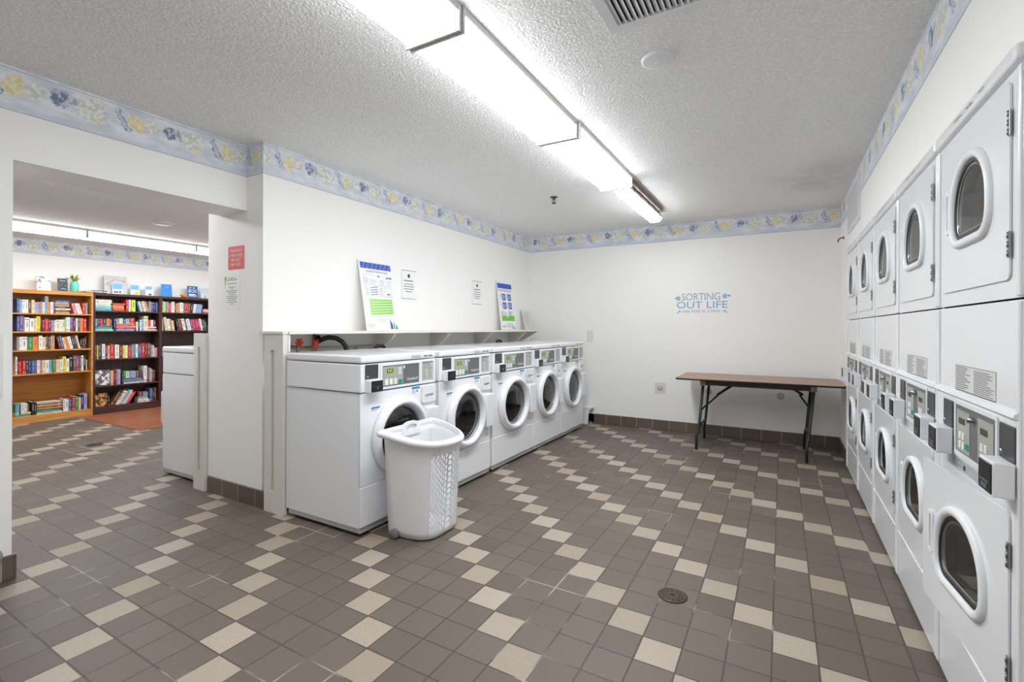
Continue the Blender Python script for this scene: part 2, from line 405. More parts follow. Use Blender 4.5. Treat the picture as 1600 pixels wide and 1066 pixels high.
base('baseboard_left', XL, XL+.012, YE+.02, YB-.012, M_basey)
base('baseboard_pillar', -3.80, XL+.05, YE-.014, YE, M_basex)
base('baseboard_jamb', XO, XO+.014, YF, .845, M_basey)
base('baseboard_right', XR-.012, XR, DYE+.03, YB-.012, M_basey)
base('baseboard_front', XO, XR, YF, YF+.012, M_basex)
b = MB(); b.box(XO-.33, XO+.014, .84, .855, 0, .122, .003, seg=1); struct(b.build('baseboard_jamb', M_basex))

# ------------------------------------------------------------------ ceiling lights
def lamp(name, label, x, y0, L, zc, wd=.27, hgt=.105, group=None, two=False):
    t = thing(name, label, 'ceiling light', (x, y0, zc), 0, group)
    b = MB(); b.box(-wd/2, wd/2, .004, L-.004, -.030, 0); b.build('housing', M_lamp_end, t)
    prof = [(-wd/2+.006, -.03), (-wd/2+.006, -hgt+.012), (-wd/2+.018, -hgt), (wd/2-.018, -hgt), (wd/2-.006, -hgt+.012), (wd/2-.006, -.03)]
    b = MB(); b.loft([[(p, .012, q) for p, q in prof], [(p, L-.012, q) for p, q in prof]], closed=True, caps=(True, True), smooth=False)
    o = b.build('diffuser', [M_lens, M_lens_side], t)
    for p in o.data.polygons:
        if abs(p.normal.x) > .8: p.material_index = 1
    for ya in (0, L-.012):
        pr = [(-wd/2-.004, 0), (-wd/2-.004, -hgt-.003), (wd/2+.004, -hgt-.003), (wd/2+.004, 0)]
        b = MB(); b.prism([(p, ya, q) for p, q in pr], (0, .012, 0)); b.build('end_cap', M_lamp_end, t)
    return t
LG = 'wraparound fluorescent lights in a row'
lamp('ceiling_light', 'long fluorescent ceiling light nearest the camera, cut by the top edge', -1.255, .335, 1.215, CH, group=LG)
lamp('ceiling_light', 'middle fluorescent ceiling light of the three wide ones in the row', -1.25, 1.56, 1.215, CH, group=LG)
lamp('ceiling_light', 'wide fluorescent ceiling light touching the narrow one on brown wood', -1.235, 2.785, 1.19, CH, group=LG)
# narrow vapour tight lamp on a wooden batten
t = thing('strip_light', 'narrow sealed strip light with clips, last lamp toward the far wall', 'ceiling light', (-1.225, 4.03, CH))
b = MB(); b.box(-.04, .105, 0, 1.22, -.045, 0, .002); b.build('wood_batten', M_roughwood, t)
b = MB(); b.loft([[(-.075+a*0+p, y, q) for p, q in ((0, -.05), (.0, -.075), (.15, -.075), (.15, -.05))] for a, y in ((0, .08), (0, 1.36))], caps=(True, True), smooth=False); b.build('housing', M_white2, t)
b = MB(); L = []
for y, k in ((.085, .75), (.10, .93), (.13, 1), (1.31, 1), (1.34, .93), (1.355, .75)):
    L.append([(p*k, y, -.075+(q+.0)*k) for p, q in ((-.07, 0), (-.07, -.02), (-.045, -.045), (.045, -.045), (.07, -.02), (.07, 0))])
b.loft(L, caps=(True, True)); b.build('diffuser', M_lens, t)
for k in range(5):
    for sx in (-1, 1):
        bx('clip', sx*.076-.004, sx*.076+.004, .17+k*.26, .195+k*.26, -.09, -.06, M_steel, t)
# library lights
LL = 'fluorescent lights in the library room'
for k, (nm, y) in enumerate((('leftmost library ceiling light, its left end behind the opening edge', 1.24), ('middle library ceiling light, seen whole above the bookcases', 2.46), ('rightmost library ceiling light, cut off by the pillar', 3.68))):
    lamp('ceiling_light', 'fluorescent '+nm, -7.36, y, 1.215, LCH, .26, .10, group=LL)
for y, nm in ((.6, 'first'), (3.4, 'second')):  # added lamps, unseen behind the header, that brighten the library room
    lamp('ceiling_light', nm+' added library fill light, unseen behind the opening header', -4.55, y, 1.215, LCH, .26, .10, group='added fill lights behind the header')

# ------------------------------------------------------------------ ceiling fittings
t = thing('ceiling_vent', 'square white ceiling air grille with dark gaps, cut by top edge', 'vent', (-.432, 1.715, CH))
b = MB(); b.plate([(x, y, 0) for x, y in ((-.215, -.29), (.215, -.29), (.215, .29), (-.215, .29))], [[(x, y, 0) for x, y in ((-.175, -.25), (.175, -.25), (.175, .25), (-.175, .25))]], (0, 0, -.016)); b.build('frame', M_white2, t)
bx('backing', -.175, .175, -.25, .25, -.002, -.0005, M_black, t)
for k in range(16):
    x = -.168+k*.0224
    b = MB(); b.prism([(x-.006, -.25, -.003), (x+.010, -.25, -.014), (x+.013, -.25, -.013), (x-.003, -.25, -.002)], (0, .5, 0)); b.build('slat', M_white2, t)
t = thing('smoke_detector', 'round white detector disc on the ceiling below the air grille', 'detector', (-.525, 2.325, CH))
b = MB(); b.lathe([(.0, -.012), (.062, -.014), (.070, -.012), (.074, 0)], (0, 0, 0), caps=(False, False)); b.build('cover', M_white2, t)
b = MB(); b.lathe([(.0, -.026), (.005, -.025), (.007, -.012)], (0, 0, 0), n=12); b.build('sensor', M_white2, t)
t = thing('smoke_detector', 'small white round disc on the library ceiling', 'detector', (-6.05, 2.72, LCH))
b = MB(); b.lathe([(.0, -.025), (.07, -.025), (.09, -.014), (.1, 0)], (0, 0, 0)); b.build('cover', M_white2, t)
M_bronze = mat('dull_bronze', (92, 84, 78), .45, metal=.7)
t = thing('sprinkler', 'small dark metal sprinkler head hanging from the ceiling', 'sprinkler', (-1.96, 4.29, CH))
b = MB(); b.lathe([(0, 0), (.038, 0), (.034, -.006), (.014, -.012), (.012, -.025), (0, -.025)], (0, 0, 0), n=24); b.build('escutcheon', M_bronze, t)
b = MB()
for sx in (-1, 1): b.tube([(sx*.010, 0, -.022), (sx*.021, 0, -.035), (sx*.017, 0, -.05), (sx*.004, 0, -.060)], .0035, 8)
b.lathe([(0, -.022), (.004, -.022), (.005, -.06), (0, -.062)], (0, 0, 0), n=10); b.build('frame', M_bronze, t)
b = MB(); b.lathe([(0, -.062), (.022, -.062), (.022, -.065), (0, -.066)], (0, 0, 0), n=20); b.build('deflector', M_bronze, t)
# ------------------------------------------------------------------ right wall fittings
t = thing('wall_vent', 'white return air grille high on the right wall above the dryers', 'vent', (XR, 4.93, 2.30))
b = MB(); b.plate(inX(rrect(-.36, .36, -.18, .18, .01, 2), 0), [inX(rrect(-.32, .32, -.145, .145, .004, 2), 0)], (-.016, 0, 0)); b.build('frame', M_white2, t)
bx('backing', -.003, -.0005, -.32, .32, -.145, .145, M_black, t)
for k in range(20):
    z = -.14+k*.0142
    b = MB(); b.prism([(-.003, -.32, z), (-.014, -.32, z+.004), (-.014, -.32, z+.007), (-.003, -.32, z+.0115)], (0, .64, 0)); b.build('slat', M_white2, t)
t = thing('wall_hook', 'small dark metal fitting on the right wall near the far corner', 'hook', (XR, 5.72, 2.16))
b = MB(); b.lathe([(0, -.006), (.016, -.006), (.018, 0)], (0, 0, 0), 'x', 16); b.build('mount', M_bronze, t)
b = MB(); b.tube([(0, 0, 0), (-.03, 0, 0), (-.045, 0, -.015), (-.05, 0, -.04)], .006, 8); b.build('arm', M_bronze, t)

# ------------------------------------------------------------------ washers (front faces +X, local y 0..0.70, x back -0.70)
def make_washer(name, label, W=.70):
    t = thing(name, label, 'washing machine', (0, 0, 0), 0, 'front loading washers')
    D = .69; cy = .335; cz = .558
    # cabinet: side, back, top walls plus a front plate with a round opening
    b = MB()
    b.box(-D, -.012, 0, .012, .055, .858); b.box(-D, -.012, W-.012, W, .055, .858); b.box(-D, -D+.012, .012, W-.012, .055, .858)
    b.box(-D+.012, -.012, .012, W-.012, .055, .07)
    b.box(-D, -.012, 0, W, .846, .858)
    b.plate(inX(rrect(0, W, .302, .858, .012, 3), -.014), [inX(circ(cy, cz, .212), -.014)], (.014, 0, 0))
    b.build('cabinet', M_white, t)
    b = MB(); b.box(-.014, .004, .001, W-.001, .058, .298, .006); b.build('kick_panel', M_white, t)
    b = MB(); b.box(-D+.02, -.006, .004, W-.004, .022, .0545, .003); b.build('base_rail', M_galv, t)
    for fx in (-D+.06, -.06):
        for fy in (.05, W-.05):
            q = MB(); q.lathe([(0, 0), (.018, 0), (.016, .012), (.008, .014), (.008, .024), (0, .024)], (fx, fy, 0), n=16); q.build('foot', M_black, t)
    b = MB(); b.box(-D, 0, .0, W, .863, 1.034, .006); c_ = b.build('console', M_white, t)
    b = MB(); b.box(-D, .006, -.002, W+.002, 1.040, 1.086, .012, seg=3); b.build('lid', M_white, t)
    # console furniture
    b = MB(); b.plate(inX(rrect(.158, W-.006, .868, 1.028, .008, 3), -.001), [inX(rrect(.172, .52, .882, 1.014, .004, 2), -.001), inX(rrect(.548, .674, .882, 1.018, .004, 2), -.001)], (.008, 0, 0)); b.build('console_bezel', M_white2, t)
    d = MB(); d.box(.0, .003, .172, .52, .882, 1.014); dp = d.build('display_panel', M_grey, t)
    d = MB(); d.box(.003, .0045, .178, .360, .888, 1.008); kp = d.build('keypad', M_keypad, dp)
    d = MB(); d.box(.0045, .006, .214, .268, .968, .992); d.build('screen', M_lcd, dp)
    d = MB()
    for k in range(3): d.box(.006, .0065, .222+k*.014, .231+k*.014, .972, .988)
    d.build('digits', M_seg, dp)
    d = MB()
    for k in range(3): d.box(.0045, .0062, .196+k*.040, .222+k*.040, .892, .930, .003, seg=1)
    for k in range(3): d.box(.0045, .0055, .318, .345, .955+k*.016, .965+k*.016)
    d.build('button', M_white2, dp)
    d = MB(); d.box(.0045, .0065, .318, .350, .892, .918, .003, seg=1); d.build('start_button', M_green2, dp)
    d = MB(); d.box(.003, .0038, .366, .380, .986, 1.004); d.build('emblem', M_white2, dp)
    text('Huebsch', (.0032, .405, .903), (0, 1, 0), (0, 0, 1), .105, .022, 'lettering', M_paper, dp)
    rnd = random.Random(3)
    s = Sheet((.0015, .548, .882), (0, 1, 0), (0, 0, 1)); s.slab(0, .126, 0, .136, .0014)
    s.lines(.008, .12, .095, .13, 5, 1, rnd); s.lines(.008, .06, .008, .085, 8, 1, rnd); s.lines(.07, .12, .008, .085, 10, 1, rnd)
    s.rect(.004, .122, .131, .1335, 2); s.rect(.004, .122, .088, .0905, 2)
    s.b.build('instruction_label', [mat('label_silver', (196, 196, 190), .5), M_ink, M_inkd], t)
    d = MB(); d.box(0, .005, .034, .140, .942, 1.030, .003); cr = d.build('card_reader', M_dark, t)
    d = MB(); d.lathe([(0, .007), (.006, .007), (.0075, .005)], (0, .052, .956), 'x', 14); d.build('lock', M_steel, cr)
    d = MB(); d.box(0, .044, .036, .140, .862, .938, .004); cb = d.build('coin_box', M_white2, t)
    d = MB(); d.box(.044, .047, .042, .137, .866, .934, .002, seg=1); cf = d.build('coin_plate', M_blackp, cb)
    d = MB(); d.box(.047, .0485, .060, .118, .896, .899); d.box(.047, .049, .086, .100, .882, .892); d.build('coin_slot', M_steel, cf)
    # detergent drawer
    b = MB(); b.plate(inX(rrect(.548, .690, .734, .850, .008, 3), 0), [inX(rrect(.572, .668, .765, .792, .011, 4), 0)], (.016, 0, 0)); b.box(0, .004, .56, .68, .75, .80)
    dr = b.build('detergent_drawer', M_white2, t)
    b = MB(); b.box(.004, .0075, .574, .666, .766, .779, .003, seg=1); b.build('drawer_grip', M_lamp_end, dr)
    # stickers
    s = Sheet((.0005, .078, .742), (0, 1, 0), (0, 0, 1)); s.slab(0, .086, 0, .030, .0004); s.rect(.006, .08, .014, .026, 1); s.lines(.006, .08, .002, .012, 2, 2, rnd)
    s.b.build('sticker', [M_paper, mat('sticker_blue', (60, 140, 200), .4), M_ink], t)
    s = Sheet((.0005, .448, .800), (0, 1, 0), (0, 0, 1)); s.slab(0, .088, 0, .054, .0004); s.rect(.003, .085, .036, .052, 1); s.rect(.05, .064, .012, .03, 1); s.lines(.006, .045, .004, .032, 4, 2, rnd)
    s.b.build('sticker', [M_paper, MATS['sticker_blue'], M_ink], t)
    s = Sheet((.0065, .44, 1.050), (0, 1, 0), (0, 0, 1)); s.lines(0, .10, 0, .018, 2, 1, rnd, .4); s.rect(.125, .165, .004, .014, 1); s.rect(.175, .22, .004, .014, 1)
    s.b.build('lid_print', [M_paper, M_ink], t)
    # door
    b = MB(); b.lathe([(.212, -.010), (.250, .0), (.247, .026), (.236, .044), (.220, .052), (.206, .050), (.198, .038), (.194, .014), (.190, .0), (.200, -.01)], (0, cy, cz), 'x', 64)
    dd = b.build('door', M_white2, t)
    b = MB(); b.lathe([(.1935, .012), (.186, .016), (.180, .006), (.178, -.01), (.192, -.012)], (0, cy, cz), 'x', 64); b.build('inner_ring', mat('ring_grey', (150, 152, 158), .25, metal=.4), dd)
    b = MB(); b.lathe([(.181, .004), (.160, .012), (.11, .020), (.05, .024), (0, .025)], (0, cy, cz), 'x', 64); b.build('glass', M_glass_w, dd, True)
    b = MB(); b.box(0, .045, .585, W-.006, .425, .700, .008, seg=3); b.build('hinge_cover', M_white2, dd)
    b = MB(); b.lathe([(.186, -.012), (.175, -.03), (.168, -.045), (.178, -.06), (.200, -.066), (.212, -.060), (.2115, -.016)], (0, cy, cz), 'x', 48); b.build('gasket', mat('dark_gasket', (48, 49, 54), .45), t)
    b = MB(); b.lathe([(.170, -.06), (.215, -.075), (.225, -.10), (.225, -.42), (.20, -.45), (.05, -.46), (.03, -.43), (0, -.43)], (0, cy, cz), 'x', 48)
    for k in range(3):
        a = 2*math.pi*k/3+.5; ca, sa = math.cos(a), math.sin(a)
        P = lambda r, tt, x: (x, cy+r*ca-tt*sa, cz+r*sa+tt*ca)
        b.prism([P(.224, -.03, -.10), P(.170, -.008, -.10), P(.170, .008, -.10), P(.224, .03, -.10)], (-.31, 0, 0))
    b.build('drum', M_drum, t)
    return t
WN = ['first washing machine by the pillar, behind the laundry hamper', 'second washing machine from the pillar, right behind the hamper rim',
      'third washing machine from the pillar, middle of the row of five', 'fourth washing machine from the pillar, beside the last one', 'last washing machine of the row, nearest the far wall']
FX = -2.18
w0 = make_washer('washing_machine', 'white front-loading '+WN[0])
spots = [(2.025, .70), (2.775, .70), (3.512, .765), (4.285, .685), (4.975, .70)]
for i, (y, wd) in enumerate(spots):
    o = w0 if i == 0 else copy_tree(w0)
    o.location = (FX, y, 0); o.scale = (1, wd/.70, 1); o['label'] = 'white front-loading '+WN[i]
o = copy_tree(w0); o.location = (-4.60, 2.075+.70, 0); o.rotation_euler = (0, 0, math.pi); o.scale = (1, 1, 1)
o['label'] = 'white washing machine in the library room, side turned to us beside the pillar'; o['group'] = 'washers in the library room'

# ------------------------------------------------------------------ pillar half panels and the shelf
def half_panel(name, label, x0, x1, rx0, rx1):
    t = thing('half_partition', label, 'partition', (x0, YE, 0))
    w_ = x1-x0; a, c = rx0-x0, rx1-x0
    b = MB(); b.plate([(x, -.022, z) for x, z in ((0, .0), (w_, .0), (w_, 1.205), (0, 1.205))], [[(x, -.022, z) for x, z in ((a, .145), (c, .145), (c, 1.10), (a, 1.10))]], (0, .020, 0)); b.build('panel_frame', M_trim, t)
    b = MB(); b.box(a-.002, c+.002, -.0065, -.0025, .14, 1.105); b.build('recessed_strip', mat('darker_cream_paint', (204, 201, 192), .5), t)  # strip in a darker cream than the panel frame
    bx('side_board', .0, w_-.001, -.002, .014, 0, 1.205, M_trim, t)
    return t
half_panel('end_panel', 'cream painted end panel between pillar and first washer', -3.085, -2.885, -3.02, -2.98)
half_panel('end_panel', 'cream painted end panel left of pillar beside library washer', -3.98, -3.825, -3.925, -3.89)
# the right panel needs a body reaching back beside the washer
t = thing('wall_shelf', 'long cream wooden shelf running along the wall above the washers', 'shelf', (XL, 2.0, 1.207))
bx('shelf_board', .0, .27, .045, 3.81, 0, .020, M_shelf, t, .002, 1)
bx('end_cap', .0, .26, .002, .045, -.0, .020, M_shelf, t, .002, 1)
bx('front_post', .235, .255, .047, .063, -.12, 0, M_shelf, t)
for y in (1.07, 1.85, 2.66, 3.46):
    b = MB(); b.prism([(.002, y-.011, 0), (.245, y-.011, 0), (.245, y-.011, -.018), (.018, y-.011, -.235), (.002, y-.011, -.235)], (0, .022, 0)); b.build('bracket', M_shelf, t)
b = MB(); b.prism([(.002, 3.79, 0), (.255, 3.79, 0), (.002, 3.79, -.14)], (0, .018, 0)); b.build('bracket', M_shelf, t)
# plumbing above the first washer
for k, (y, z, lb) in enumerate(((2.21, 1.135, 'left one behind the first washer'), (2.345, 1.125, 'right one beside the black hose'))):
    t = thing('water_valve', 'red handled water tap, '+lb, 'tap', (-3.0, y, z), 0, 'red taps behind the first washer')
    b = MB(); b.tube([(-.138, 0, -.02), (-.03, 0, -.02)], .010, 10); b.tube([(-.03, 0, -.02), (0, 0, -.008), (.006, 0, .004)], .011, 10); b.tube([(-.02, 0, -.02), (-.015, .005, -.06)], .009, 10); b.build('tap_body', M_brass, t)
    b = MB()
    for i in range(6):
        a = 2*math.pi*i/6; c2 = Vector((.012, .024*math.cos(a), .010+.024*math.sin(a))); b.lathe([(0, -.008), (.008, -.006), (.010, 0), (.008, .006), (0, .008)], c2, 'x', 8)
    b.lathe([(0, -.006), (.02, -.005), (.02, .006), (0, .010)], (.012, 0, .010), 'x', 16); b.build('handle', M_red, t)
b = MB(); b.tube([(-3.10, 2.45, 1.18), (-3.06, 2.44, 1.15), (-3.04, 2.45, 1.165), (-3.03, 2.49, 1.178), (-3.0, 2.54, 1.172), (-2.975, 2.575, 1.145), (-2.965, 2.60, 1.11), (-2.96, 2.615, 1.05), (-2.96, 2.62, .98)], .019, 12)
tag(b.build('drain_hose', M_black, smooth=True), 'thick black drain hose curving down behind the first washer', 'hose')
b = MB(); b.tube([(-3.122, 2.44, .92), (-3.122, 2.44, 1.206)], .014, 10); tag(b.build('water_pipe', M_copper), 'upright copper pipe behind the black hose', 'pipe')
b = MB(); b.tube([(-3.118, 2.08, 1.10), (-3.118, 3.04, 1.10)], .010, 10); b.tube([(-3.118, 2.84, 1.10), (-3.118, 2.84, 1.065)], .012, 8)
tag(b.build('water_pipe', mat('pale_pipe', (196, 190, 180), .4)), 'pale horizontal pipe along the wall under the shelf', 'pipe')
for y, l in ((2.93, 'behind the first washer'), (4.86, 'behind the fourth washer')):
    b = MB(); b.tube([(-2.93, y-.09, .98), (-2.93, y-.07, 1.07), (-2.93, y-.03, 1.102), (-2.93, y+.03, 1.102), (-2.93, y+.07, 1.07), (-2.93, y+.09, .98)], .014, 10)
    tag(b.build('drain_hose', M_black, smooth=True), 'top of a black hose loop showing '+l, 'hose')

# ------------------------------------------------------------------ posters on the shelf
def lean(y0, y1, xt, zt, xb, zb):
    O = Vector((xb, y0, zb)); U = Vector((xt-xb, 0, zt-zb)); return O, U.normalized(), U.length, y1-y0
rnd = random.Random(5)
PM = [M_paper, M_blue, M_green, M_ink, mat('slate_blue_print', (120, 124, 170), .5), mat('pale_green_print', (188, 226, 160), .5), mat('pale_grey_print', (212, 214, 220), .5)]
O, U, hh, ww = lean(2.868, 3.255, -3.125, 1.835, -3.015, 1.2285)
t = thing('poster_board', 'larger white instruction poster with blue header and green striped block, leaning on the shelf', 'poster', O)
s = Sheet((0, 0, 0), (0, 1, 0), U); s.slab(0, ww, 0, hh, .004); s.b.build('board', M_paper, t)
s = Sheet((0, 0, 0), (0, 1, 0), U)
s.rect(.015, ww-.012, hh-.072, hh-.018, 1)
for i in range(7): s.tri([(.03+i*.05, hh-.07), (.045+i*.05, hh-.07), (.07+i*.05, hh-.022), (.055+i*.05, hh-.022)], 4, .0009)
s.ruled(.03, .37, .40, .49, .001, 3); s.ruled(.03, .37, .30, .395, .001, 3)
s.rect(.30, .335, .468, .482, 4); s.rect(.34, .37, .468, .484, 4); s.rect(.20, .225, .475, .49, 4)
s.lines(.035, .09, .405, .465, 7, 3, rnd, .2); s.lines(.10, .19, .405, .455, 6, 6, rnd, .5); s.lines(.22, .29, .405, .455, 6, 3, rnd, .2); s.lines(.30, .365, .405, .455, 6, 6, rnd, .5)
s.lines(.04, .085, .305, .385, 8, 3, rnd, .2)
for i in range(4): s.tri([(.095, .308+i*.021), (.185, .318+i*.021), (.185, .326+i*.021), (.095, .314+i*.021)], 4)
s.lines(.20, .255, .305, .385, 8, 3, rnd, .2); s.ruled(.265, .35, .305, .385, .002, 4); s.rect(.29, .33, .32, .332, 3)
s.rect(.07, .345, .135, .282, 5)
for i in range(6): s.tri([(.07, .142+i*.023), (.345, .154+i*.023), (.345, .163+i*.023), (.07, .146+i*.023)], 2, .0009)
s.lines(.13, .29, .07, .12, 3, 6, rnd, .5); s.lines(.02, .14, .03, .06, 2, 3, rnd, .2)
s.tri([(.285, .012), (.315, .012), (.315, .05), (.285, .105)], 1); s.tri([(.322, .012), (.35, .012), (.335, .07), (.322, .09)], 2); s.tri([(.355, .012), (.378, .012), (.360, .05), (.352, .055)], 1)
s.b.build('print', PM, t)
text('LAUNDRY INSTRUCTIONS', tuple(Vector((0, .075, 0))+U*(hh-.105)), (0, 1, 0), U, .25, .020, 'lettering', M_inkd, t)
O, U, hh, ww = lean(5.11, 5.49, -3.125, 1.842, -3.04, 1.2285)
t = thing('poster_board', 'smaller looking white poster with solid bright green block, leaning on the shelf right end', 'poster', O)
s = Sheet((0, 0, 0), (0, 1, 0), U); s.slab(0, ww, 0, hh, .004); s.b.build('board', M_paper, t)
s = Sheet((0, 0, 0), (0, 1, 0), U)
s.rect(.015, ww-.012, hh-.085, hh-.02, 1)
for a, c, mi in ((.10, .38, 3), (.24, .38, 1), (.10, .27, 1), (.24, .27, 3)):
    s.rect(a, a+.085, c, c+.085, 1); s.rect(a+.02, a+.06, c+.02, c+.065, 6, .0009); s.rect(a+.03, a+.05, c+.03, c+.06, mi, .0012); s.lines(a-.045, a-.008, c+.02, c+.08, 4, 3, rnd, .4)
s.lines(.03, .19, .19, .24, 3, 3, rnd, .3); s.lines(.22, .34, .19, .24, 3, 4, rnd, .5)
s.rect(.04, .36, .115, .185, 2); s.rect(.16, .21, .165, .178, 0, .0009)
s.lines(.03, .14, .03, .06, 2, 3, rnd, .4); s.rect(.15, .27, .03, .09, 6)
s.tri([(.28, .012), (.305, .012), (.29, .06), (.28, .105)], 1); s.tri([(.312, .012), (.335, .012), (.318, .07)], 2); s.tri([(.342, .012), (.365, .012), (.346, .05)], 1)
s.b.build('print', PM, t)
text('Front Load Washer Instructions', tuple(Vector((0, .02, 0))+U*(hh-.120)), (0, 1, 0), U, .33, .022, 'lettering', M_inkd, t)
O, U, hh, ww = lean(5.76, 5.985, -3.12, 1.50, -3.05, 1.2285)
t = thing('leaning_sheet', 'small pale printed sheet leaning at the far end of the shelf', 'sheet', O)
s = Sheet((0, 0, 0), (0, 1, 0), U); s.slab(0, ww, 0, hh, .003); s.lines(.03, .19, .05, .24, 9, 1, rnd, .3); s.b.build('paper', [mat('yellowed_paper', (218, 216, 208), .6), mat('faint_ink', (186, 184, 180), .6)], t)
def notice(y0, label):
    t = thing('wall_notice', label, 'notice', (XL+.002, y0, 1.53), 0, 'small notices on the wall above the shelf')
    s = Sheet((0, 0, 0), (0, 1, 0), (0, 0, 1)); s.slab(0, .205, 0, .275, .0015)
    s.rect(.0, .205, .271, .275, 2); s.rect(.0, .205, 0, .004, 2); s.rect(0, .002, 0, .275, 1)
    s.b.build('paper', [M_paper, M_ink, M_inkd], t)
    s = Sheet((0, 0, 0), (0, 1, 0), (0, 0, 1))
    s.tri([(.10+.017*math.cos(2*math.pi*i/12), .222+.02*math.sin(2*math.pi*i/12)) for i in range(12)], 1); s.lines(.03, .175, .165, .185, 1, 0, rnd, .5)
    for i in range(4):
        wd = (.13, .15, .14, .10)[i]; s.rect(.1-wd/2, .1+wd/2, .14-i*.024, .147-i*.024, 0)
    s.b.build('print', [M_ink, M_inkd], t)
notice(3.415, 'white paper notice on the wall beside the larger leaning poster')
notice(4.60, 'white paper notice on the wall left of the smaller leaning poster')
# signs on the pillar end
t = thing('wall_sign', 'small red sign with white lettering on the pillar end', 'sign', (-3.555, YE-.002, 1.675))
s = Sheet((0, 0, 0), (1, 0, 0), (0, 0, 1)); s.slab(0, .198, 0, .168, .0015); s.b.build('plate', mat('coral_red', (226, 96, 92), .45), t)
for i, tx in enumerate(('MAXIMUM', '2 MACHINES', 'PER UNIT', 'PER VISIT')):
    wd = (.135, .16, .12, .125)[i]
    text(tx, (.099-wd/2, -.0004, .125-i*.034), (1, 0, 0), (0, 0, 1), wd, .022, 'lettering', M_paper, t)
t = thing('paper_notice', 'white printed page with a green corner taped under the red sign', 'notice', (-3.62, YE-.002, 1.375))
s = Sheet((0, 0, 0), (1, 0, 0), (0, 0, 1)); s.slab(0, .21, 0, .278, .0015); s.b.build('paper', M_paper, t)
s = Sheet((0, 0, 0), (1, 0, 0), (0, 0, 1)); s.tri([(.02, .25), (.05, .25), (.028, .17)], 2)
for i, wd in enumerate((.09, .13, 0, .11, 0, .09, .03, .14, .11, .09, .14, .13, .10, .13, .05)):
    if wd: s.rect(.115-wd/2, .115+wd/2, .236-i*.0135, .240-i*.0135, 1 if i in (0, 1) else 0)
s.b.build('print', [M_ink, M_inkd, mat('leaf_green', (160, 196, 80), .5)], t)

